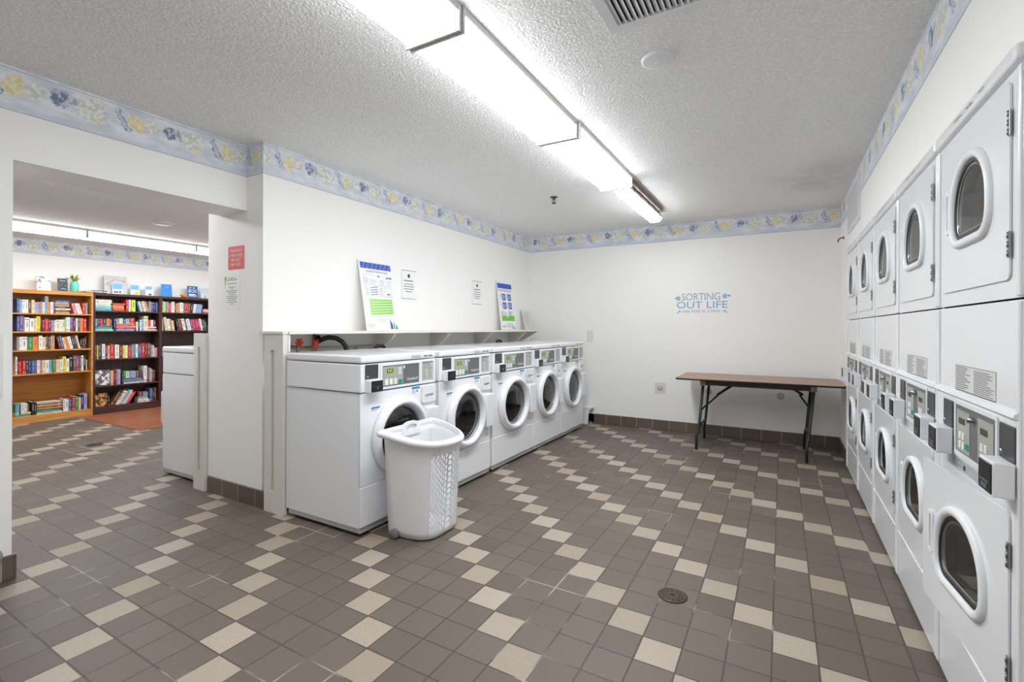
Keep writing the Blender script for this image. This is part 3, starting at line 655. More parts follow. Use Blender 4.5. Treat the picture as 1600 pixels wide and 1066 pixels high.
# ------------------------------------------------------------------ dryers (front faces -X, local y 0..W, near end y=0)
def stad(y0, y1, z0, z1, rt, rb, n=10): return rrect(y0, y1, z0, z1, (rt, rb), n)
def make_dryer():
    W = .7135
    t = thing('tumble_dryer', 'dryer', 'dryer', (0, 0, 0), 0, 'stacked tumble dryers')
    D = .70
    oc = [(stad(.14, .56, 1.49, 1.85, .17, .10)), (stad(.14, .56, .38, .73, .15, .08))]
    b = MB()
    b.box(.012, D, .0, .012, .02, 1.93); b.box(.012, D, W-.012, W, .02, 1.93); b.box(D-.012, D, .012, W-.012, .02, 1.93); b.box(.012, D-.012, .012, W-.012, .02, .035)
    b.plate(inX(rrect(0, W, .02, 1.334, .010, 3), .0), [inX(oc[1], .0)], (.012, 0, 0))
    b.plate(inX(rrect(0, W, 1.340, 1.918, .010, 3), .0), [inX(oc[0], .0)], (.012, 0, 0))
    b.build('cabinet', M_white, t)
    # rounded vertical corner posts between machines
    for y in (0, W-.022):
        for za, zb in ((.025, 1.332), (1.342, 1.916)):
            q = MB(); q.box(-.007, .004, y, y+.022, za, zb, .006, seg=3); q.build('corner_post', M_white, t)
    b = MB(); b.box(-.016, D, -.001, W+.001, 1.922, 1.970, .014, seg=4); b.build('top_lid', M_white, t)
    s = Sheet((-.0165, .47, 1.938), (0, -1, 0), (0, 0, 1)); s.lines(0, .09, .002, .014, 2, 1, random.Random(1), .3); s.rect(.115, .135, .004, .010, 1); s.rect(.142, .165, .004, .010, 1); s.rect(.22, .27, .009, .012, 2)
    s.b.build('lid_print', [M_paper, M_ink, M_grey], t)
    q = MB(); q.box(-.004, .002, .022, W-.022, .245, .252, .002, seg=1); q.build('panel_seam', M_white, t)
    for (z0, z1, oz0, oz1, lower) in ((1.388, 1.900, 1.522, 1.814, False), (.300, .792, .412, .696, True)):
        y0, y1 = .062, .655
        d = bpy.data.objects.new('door', None); 
        wy0, wy1 = .168, .532
        out = stad(wy0, wy1, oz0, oz1, .175, .085); inn = stad(wy0+.031, wy1-.031, oz0+.029, oz1-.029, .146, .056)
        mid = stad(wy0+.014, wy1-.014, oz0+.014, oz1-.014, .161, .071)
        cy = (wy0+wy1)/2; cz = (oz0+oz1)/2
        sh = [(a-y0, c) for a, c in rrect(y0, y1, z0, z1, .022, 4)]
        hb = [(.580-y0, .612-y0, cz-.075, cz+.065)]
        loop = lambda L, x, k=0: [(x, a-y0, c) for a, c in L]
        b = MB(); hole = rrect(.560-y0, .580-y0, cz-.066, cz+.056, .008, 3)
        b.plate([(-.006, a, c) for a, c in sh], [loop(mid, -.006), [(-.006, a, c) for a, c in hole]], (.005, 0, 0), smooth=False)
        do = b.build('door', M_white, t); do.location = (0, y0, 0)
        b = MB(); b.loft([loop(out, -.006), loop(stad(wy0+.002, wy1-.002, oz0+.002, oz1-.002, .173, .083), -.016), loop(mid, -.021), loop(stad(wy0+.027, wy1-.027, oz0+.026, oz1-.026, .149, .059), -.017), loop(inn, -.008), loop(inn, .004)]); b.build('window_frame', M_white2, do, True)
        i2 = stad(wy0+.037, wy1-.037, oz0+.036, oz1-.036, .140, .050); i3 = stad(wy0+.044, wy1-.044, oz0+.043, oz1-.043, .133, .043)
        b = MB(); b.loft([loop(inn, -.009), loop(i2, -.010), loop(i3, -.008), loop(i3, .004)]); b.build('gasket', M_black, do, True)
        i4 = stad(wy0+.052, wy1-.052, oz0+.051, oz1-.051, .125, .035)
        b = MB(); b.loft([loop(i3, -.006), loop(i4, -.005), loop(i4, .03), loop(i3, .035)]); b.build('inner_rim', M_steel, do, True)
        b = MB(); b.bm.faces.new([b.bm.verts.new(p) for p in loop(i4, -.004)]); b.build('glass', M_glass_d, do)
        b = MB(); b.plate([(-.006, a, c) for a, c in rrect(.551-y0, .590-y0, cz-.080, cz+.070, .012, 4)], [[(-.006, a, c) for a, c in hole]], (-.006, 0, 0)); b.box(-.0025, -.0015, .559-y0, .581-y0, cz-.068, cz+.058); b.build('handle', M_white2, do)
        for hz in (z0+.09, z1-.11):
            b = MB(); b.box(-.009, -.005, -.008, .004, hz-.034, hz+.034, .001, seg=1)
            for k in range(3): b.lathe([(0, -.033), (.0033, -.033), (.0033, -.018), (0, -.018)], (-.009, -.002, hz+k*.0235+.002), 'z', 10)
            b.build('hinge', M_steel, do)
        if lower: t['lower_door'] = do.name
        # drum behind the opening
        b = MB(); b.lathe([(.235, .02), (.29, .06), (.30, .12), (.30, .56), (.28, .60), (.08, .61), (.06, .58), (0, .58)], (0, .37, cz+.0), 'x', 40)
        for k in range(3):
            a = 2*math.pi*k/3+.9; ca, sa = math.cos(a), math.sin(a); yy, zz = .37, cz
            P = lambda r, q: (.14, yy+r*ca-q*sa, zz+r*sa+q*ca)
            b.prism([P(.299, -.035), P(.225, -.01), P(.225, .01), P(.299, .035)], (.40, 0, 0))
        b.build('drum', M_drum, t)
    # middle panel label
    rr = random.Random(9)
    s = Sheet((-.0005, .513, 1.058), (0, -1, 0), (0, 0, 1)); s.slab(0, .35, 0, .084, .0004)
    s.rect(0, .35, 0, .003, 2); s.rect(0, .35, .082, .084, 1); s.rect(.348, .35, 0, .084, 1); s.rect(0, .0012, 0, .084, 1)
    s.lines(.006, .15, .005, .080, 11, 1, rr, .45); s.lines(.175, .345, .005, .076, 13, 1, rr, .45)
    s.b.build('warning_label', [mat('label_white', (214, 214, 210), .5), M_ink, M_inkd], t)
    # console
    b = MB(); b.prism([(0, .002, .838), (-.005, .002, .840), (-.005, .002, 1.036), (-.016, .002, 1.040), (-.014, .002, 1.048), (0, .002, 1.058)], (0, W-.004, 0)); co = b.build('console', M_white2, t)
    b = MB(); b.plate(inX(rrect(.142, .505, .848, 1.026, .006, 2), -.005), [inX(rrect(.155, .492, .862, 1.014, .004, 2), -.005)], (-.005, 0, 0)); b.build('console_bezel', M_white2, t)
    q = MB(); q.box(-.0075, -.005, .155, .492, .862, 1.014); dp = q.build('display_panel', M_grey, t)
    for ya, yb in ((.362, .482), (.170, .290)):
        q = MB(); q.box(-.009, -.0075, ya, yb, .868, .998); kp = q.build('keypad', M_keypad, dp)
        q = MB(); q.box(-.0098, -.009, ya+.042, yb-.022, .955, .974); q.build('screen', M_lcd_d, dp)
        q = MB()
        for k in range(2):
            for j in range(2): q.box(-.0102, -.009, ya+.045+k*.030, ya+.066+k*.030, .878+j*.030, .900+j*.030, .002, seg=1)
        q.build('button', M_white2, dp)
        q = MB(); q.box(-.0102, -.009, ya+.008, ya+.034, .880, .900, .002, seg=1); q.build('start_button', M_green2, dp)
    q = MB(); q.lathe([(0, -.024), (.008, -.024), (.009, -.007)], (0, .326, .984), 'x', 16); q.build('key_lock', M_steel, dp)
    for ya in (.030, .530):
        q = MB(); q.box(-.010, -.005, ya, ya+.100, .924, 1.016, .003); cr = q.build('card_reader', M_dark, t)
        q = MB(); q.lathe([(0, -.013), (.005, -.013), (.007, -.010)], (0, ya+.086, .940), 'x', 12); q.build('lock', M_steel, cr)
        q = MB(); q.box(-.052, -.010, ya-.008, ya+.088, .838, .926, .004); cb = q.build('coin_box', M_white2, t)
        q = MB(); q.box(-.055, -.052, ya-.004, ya+.082, .844, .920, .002, seg=1); cf = q.build('coin_plate', M_blackp, cb)
        q = MB(); q.box(-.0565, -.055, ya+.01, ya+.068, .868, .872); q.box(-.0565, -.055, ya+.02, ya+.058, .852, .862); q.build('coin_slot', M_grey, cf)
    for o in t.children:
        if o.name.split('.')[0] in ('console_bezel', 'display_panel', 'card_reader', 'coin_box'): o.location.y = -.019
    return t
DN = ['nearest stacked dryer on the right, its lower door ajar', 'second stacked dryer from the camera, next to the ajar door', 'third stacked dryer, middle of the right hand row', 'fourth stacked dryer from the camera, before the farthest', 'farthest stacked dryer, beside the folding table end']
XD = .512
d0 = make_dryer()
for i in range(5):
    o = d0 if i == 0 else copy_tree(d0)
    o.location = (XD, DY0+i*DP, 0); o['label'] = 'white '+DN[i]
if 'lower_door' in d0: 
    bpy.data.objects[d0['lower_door']].rotation_euler = (0, 0, R(4.9))
s = Sheet((-.0006, .60, .797), (0, -1, 0), (0, 0, 1)); s.slab(0, .36, 0, .036, .0004); s.lines(.06, .15, .004, .032, 4, 1, rnd, .4); s.rect(.17, .19, .008, .024, 2)
s.b.build('rating_label', [mat('label_grey', (176, 178, 178), .4), M_ink, M_inkd], d0)

# ------------------------------------------------------------------ folding table
t = thing('folding_table', 'folding table with brown laminate top against the far wall', 'table', (0, 0, 0))
X0, X1, Y0, Y1 = -.972, .502, 5.195, 5.925
b = MB(); b.prism([(a, c, .722) for a, c in rrect(X0, X1, Y0, Y1, .05, 6)], (0, 0, .018)); b.build('tabletop', M_table, t)
b = MB(); b.plate([(a, c, .722) for a, c in rrect(X0-.004, X1+.004, Y0-.004, Y1+.004, .054, 6)], [[(a, c, .722) for a, c in rrect(X0+.0005, X1-.0005, Y0+.0005, Y1-.0005, .05, 6)]], (0, 0, .0165)); b.build('edge_banding', M_black, t)
M_leg = mat('dark_green_grey_steel', (46, 50, 50), .4, metal=.3)
for y in (Y0+.07, Y1-.10): bx('apron', -.70, .26, y, y+.025, .672, .7215, M_leg, t)
for x in (-.735, .235): bx('cross_block', x, x+.05, Y0+.05, Y1-.05, .668, .7215, M_roughwood, t)
for xb, xt in ((-.77, -.712), (.205, .262)):
    for y in (5.25, 5.84):
        s_ = 1 if y < 5.5 else -1
        b = MB(); b.tube([(xt, y+s_*.05, .675), (xb+(xt-xb)*.35, y+s_*.05, .245), (xb+.012, y+s_*.035, .20), (xb, y, .14), (xb, y, .0)], .014, 10); b.build('leg', M_leg, t, True)
    b = MB(); b.tube([(xb+(xt-xb)*.33, 5.30, .235), (xb+(xt-xb)*.33, 5.79, .235)], .011, 8); b.build('crossbar', M_leg, t)
for sg, xa, xb in ((1, -.735, -.44), (-1, .235, .085)):
    b = MB(); mx_ = (xa*.45+xb*.55)
    b.tube([(xa, 5.545, .40 if sg > 0 else .48), (mx_, 5.545, .565 if sg > 0 else .60)], .009, 8); b.tube([(mx_-.03*sg, 5.545, .545 if sg > 0 else .60), (xb, 5.545, .668)], .014, 8)
    b.box(xa-.006, xa+.006, 5.30, 5.79, .395 if sg > 0 else .475, .41 if sg > 0 else .49)
    b.build('folding_brace', M_leg, t, True)

# ------------------------------------------------------------------ back wall fittings
M_decal = mat('decal_blue', (122, 170, 205), .5); M_decal2 = mat('decal_grey_blue', (150, 172, 196), .5)
t = thing('wall_decal', 'blue lettering decal with flowers on the far wall', 'wall decal', (-1.135, YB-.001, 1.435))
rx, uz = (1, 0, 0), (0, 0, 1)
text('SORTING', (.075, 0, .158), rx, uz, .43, .085, 'lettering', M_decal2, t, spread=.95)
text('OUT LIFE', (.018, 0, .062), rx, uz, .565, .082, 'lettering', M_decal, t)
text('one load at a time', (.085, 0, .012), rx, uz, .42, .040, 'lettering', M_decal2, t)
def flower(cx, cz, r, sg):
    b = MB()
    for k in range(5):
        a = 2*math.pi*k/5+.3
        c = (cx+r*.55*math.cos(a), cz+r*.55*math.sin(a)); b.poly([(c[0]+r*.34*math.cos(q)*1., 0, c[1]+r*.34*math.sin(q)) for q in [2*math.pi*j/10 for j in range(10)]])
    b.poly([(cx+sg*r*.8, 0, cz+.01), (cx+sg*r*1.5, 0, cz+.018), (cx+sg*r*2.0, 0, cz), (cx+sg*r*1.5, 0, cz-.012)])
    b.build('flower', M_decal, t, recalc=False)
flower(.035, .185, .032, -.6); flower(.555, .20, .032, 1)
for sg, x in ((1, .012), (-1, .590)):
    b = MB(); b.poly([(x, 0, .0), (x+sg*.03, 0, .012), (x+sg*.038, 0, .028), (x+sg*.012, 0, .016)]); b.poly([(x+sg*.03, 0, .02), (x+sg*.07, 0, .024), (x+sg*.07, 0, .028), (x+sg*.03, 0, .026)]); b.poly([(x+sg*.025, 0, .022), (x+sg*.048, 0, .034), (x+sg*.036, 0, .046)]); b.build('leaf', M_decal, t, recalc=False)
def plate_thing(name, label, cat, x, z, w_, h_, kind):
    t = thing(name, label, cat, (x, YB, z))
    if kind == 'switch':
        b = MB(); b.box(-w_/2, w_/2, -.006, 0, -h_/2, h_/2, .002); b.build('cover_plate', M_shelf, t)
        b = MB(); b.box(-.016, .016, -.010, -.006, -.033, .033, .002); b.build('rocker', M_white2, t)
    else:
        if w_: b = MB(); b.box(-w_/2, w_/2, -.005, 0, -h_/2+.0, h_/2, .002); b.build('cover_plate', M_shelf, t)
        b = MB(); b.lathe([(0, -.012), (.033, -.012), (.037, -.009), (.038, 0)], (0, 0, 0), 'y', 28); b.build('outlet_body', mat('outlet_plastic', (214, 212, 206), .4), t)
        b = MB(); b.lathe([(.027, -.0125), (.0295, -.0125), (.0295, -.012)], (0, 0, 0), 'y', 28)
        b.box(-.014, -.010, -.0135, -.012, -.004, .010); b.box(.010, .014, -.0135, -.012, -.004, .010); b.box(-.003, .003, -.0135, -.012, -.018, -.010); b.build('slots', M_grey, t)
plate_thing('wall_switch', 'white switch plate on the far wall right of the last washer', 'switch', -2.225, 1.147, .085, .145, 'switch')
plate_thing('wall_outlet', 'white round outlet on a square plate left of the folding table', 'outlet', -1.31, .52, .13, .14, 'o')
plate_thing('wall_outlet', 'round outlet partly hidden by the left table legs', 'outlet', -.755, .515, 0, 0, 'o')
plate_thing('wall_outlet', 'round outlet under the folding table near its right legs', 'outlet', -.012, .512, 0, 0, 'o')
# little white duct in the far left corner
t = thing('corner_duct', 'small white flared metal duct on the floor beside last washer', 'duct', (-2.235, 5.90, 0))
b = MB(); b.prism([(-.05, 0, 0), (.035, 0, .0), (.045, 0, .15), (.075, 0, .205), (.075, 0, .22), (-.05, 0, .22)], (0, .01, 0)); b.box(-.05, .075, .01, .148, .20, .22); b.box(-.05, -.04, .01, .148, 0, .2)
b.box(-.05, .07, .138, .148, 0, .2); b.build('casing', M_white2, t)
bx('opening', -.04, .03, .02, .138, 0.0, .02, M_grey, t)
# floor drains
def drain(name, label, x, y, r):
    t = thing(name, label, 'floor drain', (x, y, 0))
    b = MB(); b.lathe([(0, .0005), (r, .0005), (r*1.05, .003), (r*.93, .0045), (r*.90, .003)], (0, 0, 0), n=40); b.build('rim', mat('aged_bronze', (84, 76, 66), .45, metal=.6), t)
    b = MB(); b.lathe([(0, .001), (r*.9, .001)], (0, 0, 0), n=32); b.build('sump', M_black, t)
    b = MB()
    for k in range(4): b.lathe([(r*(.18+k*.2), .0035), (r*(.24+k*.2), .0045), (r*(.28+k*.2), .0035)], (0, 0, 0), n=32)
    for k in range(12):
        a = 2*math.pi*k/12; c, s2 = math.cos(a), math.sin(a); n_ = .0035
        b.poly([(r*.2*c-n_*s2, r*.2*s2+n_*c, .004), (r*.9*c-n_*s2, r*.9*s2+n_*c, .004), (r*.9*c+n_*s2, r*.9*s2-n_*c, .004), (r*.2*c+n_*s2, r*.2*s2-n_*c, .004)])
    b.build('grate', MATS['aged_bronze'], t)
drain('floor_drain', 'round metal floor drain in the tiles near the dryers', -.444, 2.328, .063)
drain('floor_drain', 'small dark floor drain in the library room floor', -6.33, 2.22, .07)

# ------------------------------------------------------------------ left edge things
t = thing('wall_cabinet', 'shallow white box on the wall at the left frame edge', 'box', (XO, .62, 1.065))
b = MB(); b.box(0, .022, -.3, .185, -.155, .155, .004); b.build('body', M_white2, t)
b = MB(); b.box(.022, .027, -.29, .175, -.145, .145, .002); b.build('door', M_white2, t)
t = thing('wall_bumper', 'rounded grey plastic end of a bumper low at the left frame edge', 'bumper', (XO, 0, 0))
b = MB(); L = []
for y, k in ((-.6, 1), (.70, 1), (.75, .96), (.785, .8), (.80, .5), (.803, .15)):
    L.append([(.014+.055*k*max(0, math.cos(a)) if True else 0, y, .135+.045*k*math.sin(a)) for a in [math.pi*2*j/20 for j in range(20)]])
b.loft(L, caps=(True, True)); b.build('bumper_shell', mat('slate_plastic', (132, 136, 142), .45), t)

# ------------------------------------------------------------------ laundry hamper
t = thing('laundry_hamper', 'tall white plastic laundry hamper with oval holes and wheels', 'hamper', (0, 0, 0))
BX = -2.065
def foot(k, s):
    """k 0 bottom..1 top, s 0..1 around: the bulging front first, then the straight back"""
    y0 = 2.145-.095*k; y1 = 2.53+.02*k; dep = .285+.10*k; n = 3.6-1.5*k; yc, hw = (y0+y1)/2, (y1-y0)/2; s = s % 1
    if s < .72:
        a = -math.pi/2+math.pi*s/.72; sn, cs = math.sin(a), max(0, math.cos(a))
        return (BX+dep*cs**(2/n), yc+hw*math.copysign(abs(sn)**(2/n), sn))
    q = (s-.72)/.28; return (BX, y1+(y0-y1)*q)
def topz(s):
    x, y = foot(1, s); q = (x-BX)/.385
    return .642-.050*math.sin(min(1, max(0, q))*math.pi/2)**1.5
def HP(k, s):
    x, y = foot(k*.42, s); return Vector((x, y, .012+(topz(s)-.03-.012)*k))
b = MB()
NS = 96; NK = 26
def cellpts(s0, s1, k0, k1): return [HP(k0, s0), HP(k0, (s0+s1)/2), HP(k0, s1), HP((k0+k1)/2, s1), HP(k1, s1), HP(k1, (s0+s1)/2), HP(k1, s0), HP((k0+k1)/2, s0)]
SA, SB = .235, .52    # hole field in s, around the rounded front
ncol = 19; 
cols = []
s_ = 0.0
while s_ < SA-1e-6: cols.append((s_, min(s_+.0137, SA), False)); s_ += .01375
for i in range(ncol): cols.append((SA+(SB-SA)*i/ncol, SA+(SB-SA)*(i+1)/ncol, True))
s_ = SB
while s_ < 1-1e-6: cols.append((s_, min(s_+.0145, 1), False)); s_ += .0145
KA, KB = .055, .875; nr = 13
for ci, (s0, s1, hole) in enumerate(cols):
    if not hole:
        n_ = 16
        for j in range(n_):
            f = b.bm.faces.new([b.bm.verts.new(p) for p in (HP(j/n_, s0), HP(j/n_, s1), HP((j+1)/n_, s1), HP((j+1)/n_, s0))]); f.smooth = True
    else:
        off = (ci % 2)*.5; ks = [KA+(KB-KA)*(j+off)/nr for j in range(nr+1)]
        ks = [k for k in ks if k <= KB+.033]
        rows = [(0, ks[0], False)]+[(a, c, True) for a, c in zip(ks, ks[1:])]+[(ks[-1], 1, False)]
        for k0, k1, h in rows:
            P = cellpts(s0, s1, k0, k1)
            if not h: b.bm.faces.new([b.bm.verts.new(p) for p in P]).smooth = True; continue
            cs, ck = (s0+s1)/2, (k0+k1)/2; hs, hk = (s1-s0)*.34, (k1-k0)*.42
            Q = [HP(ck+hk*math.sin(R(a)), cs+hs*math.cos(R(a))) for a in (225, 270, 315, 0, 45, 90, 135, 180)]
            V = [b.bm.verts.new(p) for p in P]; U_ = [b.bm.verts.new(p) for p in Q]
            for i in range(8): b.bm.faces.new([V[i], V[(i+1) % 8], U_[(i+1) % 8], U_[i]]).smooth = True
bmesh.ops.remove_doubles(b.bm, verts=b.bm.verts[:], dist=.0004)
o = b.build('basket_shell', M_hamper, t)
md = o.modifiers.new('thick', 'SOLIDIFY'); md.thickness = .002; md.offset = 0
b = MB(); ring = [foot(0, i/64) for i in range(64)]; b.prism([(x, y, .010) for x, y in ring], (0, 0, .004)); b.build('bottom', M_hamper, t)
# rim: rolled lip
b = MB(); N = 128; loops = []
for kf, px, pz in ((.42, .0, -.034), (.8, .004, -.036), (.9, .012, -.024), (.9, .014, -.008), (.85, .006, .003), (.70, .0, .006), (.5, -.002, .0), (.42, -.003, -.028)):
    L = []
    for i in range(N):
        s = i/N; x, y = foot(kf, s); x2, y2 = foot(kf, s+.006); x1_, y1_ = foot(kf, s-.006)
        tx, ty = x2-x1_, y2-y1_; l = math.hypot(tx, ty) or 1; nx, ny = ty/l, -tx/l
        fl = 1.0
        L.append((x+nx*px*fl, y+ny*px*fl, topz(s)+pz))
    loops.append(L)
b.loft(loops+[loops[0]]); b.build('rim', M_hamper, t, True)
# back handle: raised loop with an oval opening
b = MB(); yc = 2.335
b.plate([(BX-.004, yc+a, c) for a, c in [(-.085, .575), (-.085, .630), (-.06, .652), (-.03, .660), (.03, .660), (.06, .652), (.085, .630), (.085, .575)]], [[(BX-.004, yc+a, c+.622) for a, c in [(.05*math.cos(2*math.pi*i/20), .020*math.sin(2*math.pi*i/20)) for i in range(20)]]], (.014, 0, 0)); b.build('handle', M_hamper, t)
b = MB(); P = [(BX+.004, yc+.053*math.cos(2*math.pi*i/24), .622+.023*math.sin(2*math.pi*i/24)) for i in range(25)]; b.tube(P, .005, 8, caps=False); b.build('handle_grip', mat('handle_grey', (172, 176, 184), .4), t, True)
for y in (2.135, 2.535):
    b = MB(); sg = -1 if y < 2.3 else 1
    b.lathe([(0, -.012), (.026, -.012), (.029, -.008), (.029, .008), (.026, .012), (0, .012)], (BX+(.062 if sg < 0 else .03), y+sg*.008, .029), 'y', 24); b.build('wheel', mat('wheel_grey', (120, 122, 122), .4), t)

# ------------------------------------------------------------------ library: mat, bookcases, books
b = MB(); b.box(-8.40, -6.70, 2.775, 5.2, .0005, .006, .002, seg=1)
tag(b.build('floor_mat', M_matwood), 'reddish wood plank mat on the library floor before the dark bookcases', 'mat')
BF = -8.43; BD = .275
def bookcase(label, y0, y1, top, shelves, mW, mB, base_h, name='bookcase', toph=.05):
    t = thing(name, label, 'bookcase', (BF, y0, 0)); W = y1-y0
    bx('side_panel', -BD, 0, 0, .02, 0, top, mW, t); bx('side_panel', -BD, 0, W-.02, W, 0, top, mW, t)
    bx('back_panel', -BD, -BD+.008, .02, W-.02, 0, top-.02, mB, t)
    bx('top_board', -BD+.008, .002, .02, W-.02, top-toph, top-.0, mW, t, .002, 1)
    for z in shelves[:-1]: bx('shelf', -BD+.008, -.004, .02, W-.02, z-.018, z, mW, t, .0015, 1)
    bx('plinth', -BD+.008, -.004, .02, W-.02, .0, shelves[-1], mW, t, .002, 1)
    return t
OS = [1.421, 1.182, .942, .634, .094]; DS = [1.475, 1.186, .783, .401, .10]
t_oak = bookcase('light oak bookcase full of books, left of the dark ones', 2.02, 2.935, 1.724, OS, M_oak, M_oakb, .09)
t_d1 = bookcase('dark cherry bookcase beside the oak one, seen whole', 2.94, 3.772, 1.724, DS, M_mahog, M_mahogb, .1, toph=.035)
t_d2 = bookcase('dark cherry bookcase at right, partly hidden by the library washer', 3.774, 4.62, 1.724, DS, M_mahog, M_mahogb, .1, toph=.035)
CC = {'b': ('blue', (62, 96, 150)), 'B': ('navy', (40, 48, 86)), 'l': ('light blue', (130, 176, 212)), 'w': ('white', (226, 224, 220)), 'c': ('cream', (222, 206, 170)),
      'g': ('grey', (146, 150, 154)), 'G': ('green', (60, 132, 82)), 'y': ('yellow', (222, 206, 60)), 'o': ('orange', (226, 130, 52)), 'r': ('red', (196, 44, 44)),
      'p': ('purple', (110, 74, 150)), 'k': ('black', (36, 34, 36)), 'n': ('brown', (112, 70, 48)), 't': ('tan', (188, 152, 108)), 'T': ('teal', (70, 168, 164)),
      'm': ('maroon', (112, 32, 46)), 'i': ('pink', (222, 150, 158)), 'v': ('magenta', (176, 48, 110)), 'L': ('lavender', (160, 160, 208)), 'a': ('lime', (196, 212, 60)), 'q': ('pale green', (176, 214, 180)), 'd': ('dark grey', (84, 84, 88))}
ORD = ['first', 'second', 'third', 'fourth', 'fifth', 'sixth', 'seventh', 'eighth', 'ninth', 'tenth', 'eleventh', 'twelfth', 'thirteenth', 'fourteenth', 'fifteenth', 'sixteenth', 'seventeenth', 'eighteenth', 'nineteenth', 'twentieth', 'twenty-first', 'twenty-second', 'twenty-third', 'twenty-fourth', 'twenty-fifth', 'twenty-sixth', 'twenty-seventh', 'twenty-eighth', 'twenty-ninth', 'thirtieth', 'thirty-first', 'thirty-second']
M_pages = mat('book_pages', (224, 214, 192), .7)
BOOKS = {}
def book_mesh(ch, kind):
    """unit book standing, spine to +X: depth 1 (x -1..0), width 1 (y 0..1), height 1 (z 0..1)"""
    k = (ch, kind)
    if k in BOOKS: return BOOKS[k]
    nm, col = CC[ch]; cm = mat('book_cover_'+nm.replace(' ', '_'), col, .45)
    lum = sum(col)/3; bandm = MATS['book_cover_cream'] if lum < 120 and 'book_cover_cream' in MATS else mat('book_band_dark', (128, 118, 122), .5)
    if lum < 120: bandm = mat('book_band_light', (176, 168, 156), .5)
    b = MB(); b.box(-1, 0, 0, .12, 0, 1); b.box(-1, 0, .88, 1, 0, 1); b.box(-.06, 0, .12, .88, 0, 1); b.box(-.97, -.06, .12, .88, .015, .985, mi=1)
    if kind == 0: b.box(0, .004, .38, .62, .35, .80, mi=2)
    elif kind == 1: b.box(0, .004, .1, .9, .82, .88, mi=2); b.box(0, .004, .4, .6, .3, .66, mi=2)
    elif kind == 2: b.box(0, .004, .0, 1, .10, .15, mi=2); b.box(0, .004, .4, .6, .38, .9, mi=2)
    elif kind == 3: b.box(0, .004, .42, .6, .2, .5, mi=2); b.box(0, .004, .42, .6, .6, .9, mi=2)
    me_o = b.build('book', [cm, M_pages, bandm]); me = me_o.data; bpy.data.objects.remove(me_o)
    BOOKS[k] = me; return me
brnd = random.Random(11)
def book(ch, loc, size, rx=0, flat=False, label='', group=''):
    """size (depth, thickness, height); rx lean about X; flat = lying, spine out"""
    o = bpy.data.objects.new('book', book_mesh(ch, brnd.randrange(4))); COL.objects.link(o)
    o.location = loc; o.scale = size
    if flat: o.rotation_euler = (R(90), 0, 0)
    else: o.rotation_euler = (rx, 0, 0)
    tag(o, label, 'book', group); return o
def shelf_row(case, shelf, y0, y1, z, hmax, spec):
    """spec items: 'cWWWHH' upright (colour, width, height in photo units), ('L',angle,[...]) leaning group, ('S',width,[(c,thick)..]) stack, ('G',w)"""
    # units -> metres
    tot = 0
    def wid(it):
        if isinstance(it, str): return int(it[1:3])
        if it[0] == 'L': return sum(int(q[1:3]) for q in it[2])+it[3]
        return it[1]
    kh = hmax; z += .0007
    def lean(it): q = it[2][0] if it[1] > 0 else it[2][-1]; return max(int(q_[3:]) for q_ in it[2])*kh*math.sin(R(abs(it[1])))+.008
    LG_ = {id(it): lean(it) for it in spec if not isinstance(it, str) and it[0] == 'L'}
    tot = sum(wid(it)-(it[3] if not isinstance(it, str) and it[0] == 'L' else 0) for it in spec); ku = (y1-y0-sum(LG_.values()))/tot
    y = y0; n = 0; ns = 0; grp = 'books on the %s of the %s' % (shelf, case)
    nst = sum(1 for it in spec if not isinstance(it, str) and it[0] == 'S')
    for it in spec:
        if isinstance(it, str):
            wd = wid(it)*ku; h = int(it[3:])*kh
            size = 'tall ' if h > .205 else ''
            book(it[0], (BF-.03-brnd.uniform(0, .02), y+.0008, z), (.15+brnd.uniform(0, .03), wd-.0016, h), 0, False, '%s%s book, %s upright from left on %s of %s' % (size, CC[it[0]][0], ORD[n], shelf, case), grp); n += 1; y += wd
        elif it[0] == 'L':
            ang = R(it[1]); gap = LG_[id(it)]
            for q in it[2]:
                wd = int(q[1:3])*ku; h = int(q[3:])*kh; eff = wd
                th = wd*math.cos(abs(ang))-.0012
                if ang > 0:   # top tips to -Y (left)
                    book(q[0], (BF-.03-brnd.uniform(0, .02), y+gap, z), (.16, th, h), ang, False, '%s leaning book, %s from left on %s of %s' % (CC[q[0]][0], ORD[n], shelf, case), grp)
                else:
                    book(q[0], (BF-.03-brnd.uniform(0, .02), y+th*math.sin(-ang)*math.tan(-ang), z+th*math.sin(-ang)), (.16, th, h), ang, False, '%s leaning book, %s from left on %s of %s' % (CC[q[0]][0], ORD[n], shelf, case), grp)
                n += 1; y += wd
            y += gap
        elif it[0] == 'S':
            wd = it[1]*ku; zz = z; wl = wd; ns += 1
            for i, (c, th) in enumerate(it[2]):
                th_ = th*kh; l = wd-.004-brnd.uniform(0, .03)
                wh = '' if nst == 1 else ORD[ns-1]+' '
                book(c, (BF-.03-brnd.uniform(0, .015), y+.002+l, zz+.0002), (.15, th_-.0012, l), 0, True, '%s flat book, %s up in %sstack on %s of %s' % (CC[c][0], ORD[i], wh, shelf, case), grp)
                zz += th_
            if len(it) > 3:
                yy = y+.004; kk = (wd-.02)/sum(int(q[1:3]) for q in it[3])
                for i, q in enumerate(it[3]):
                    w2 = int(q[1:3])*kk; book(q[0], (BF-.05, yy, zz+.0005), (.13, w2-.0015, int(q[3:])*kh), 0, False, '%s book standing %s on top of %sstack, %s of %s' % (CC[q[0]][0], ORD[i], '' if nst == 1 else ORD[ns-1]+' ', shelf, case), grp); yy += w2
            y += wd
        else: y += it[1]*ku
k1 = .00113; k2 = .00124
TOPS, SEC, THI, FOU, BOT = 'top shelf', 'second shelf', 'third shelf', 'fourth shelf', 'bottom shelf'
oc_ = 'oak bookcase'
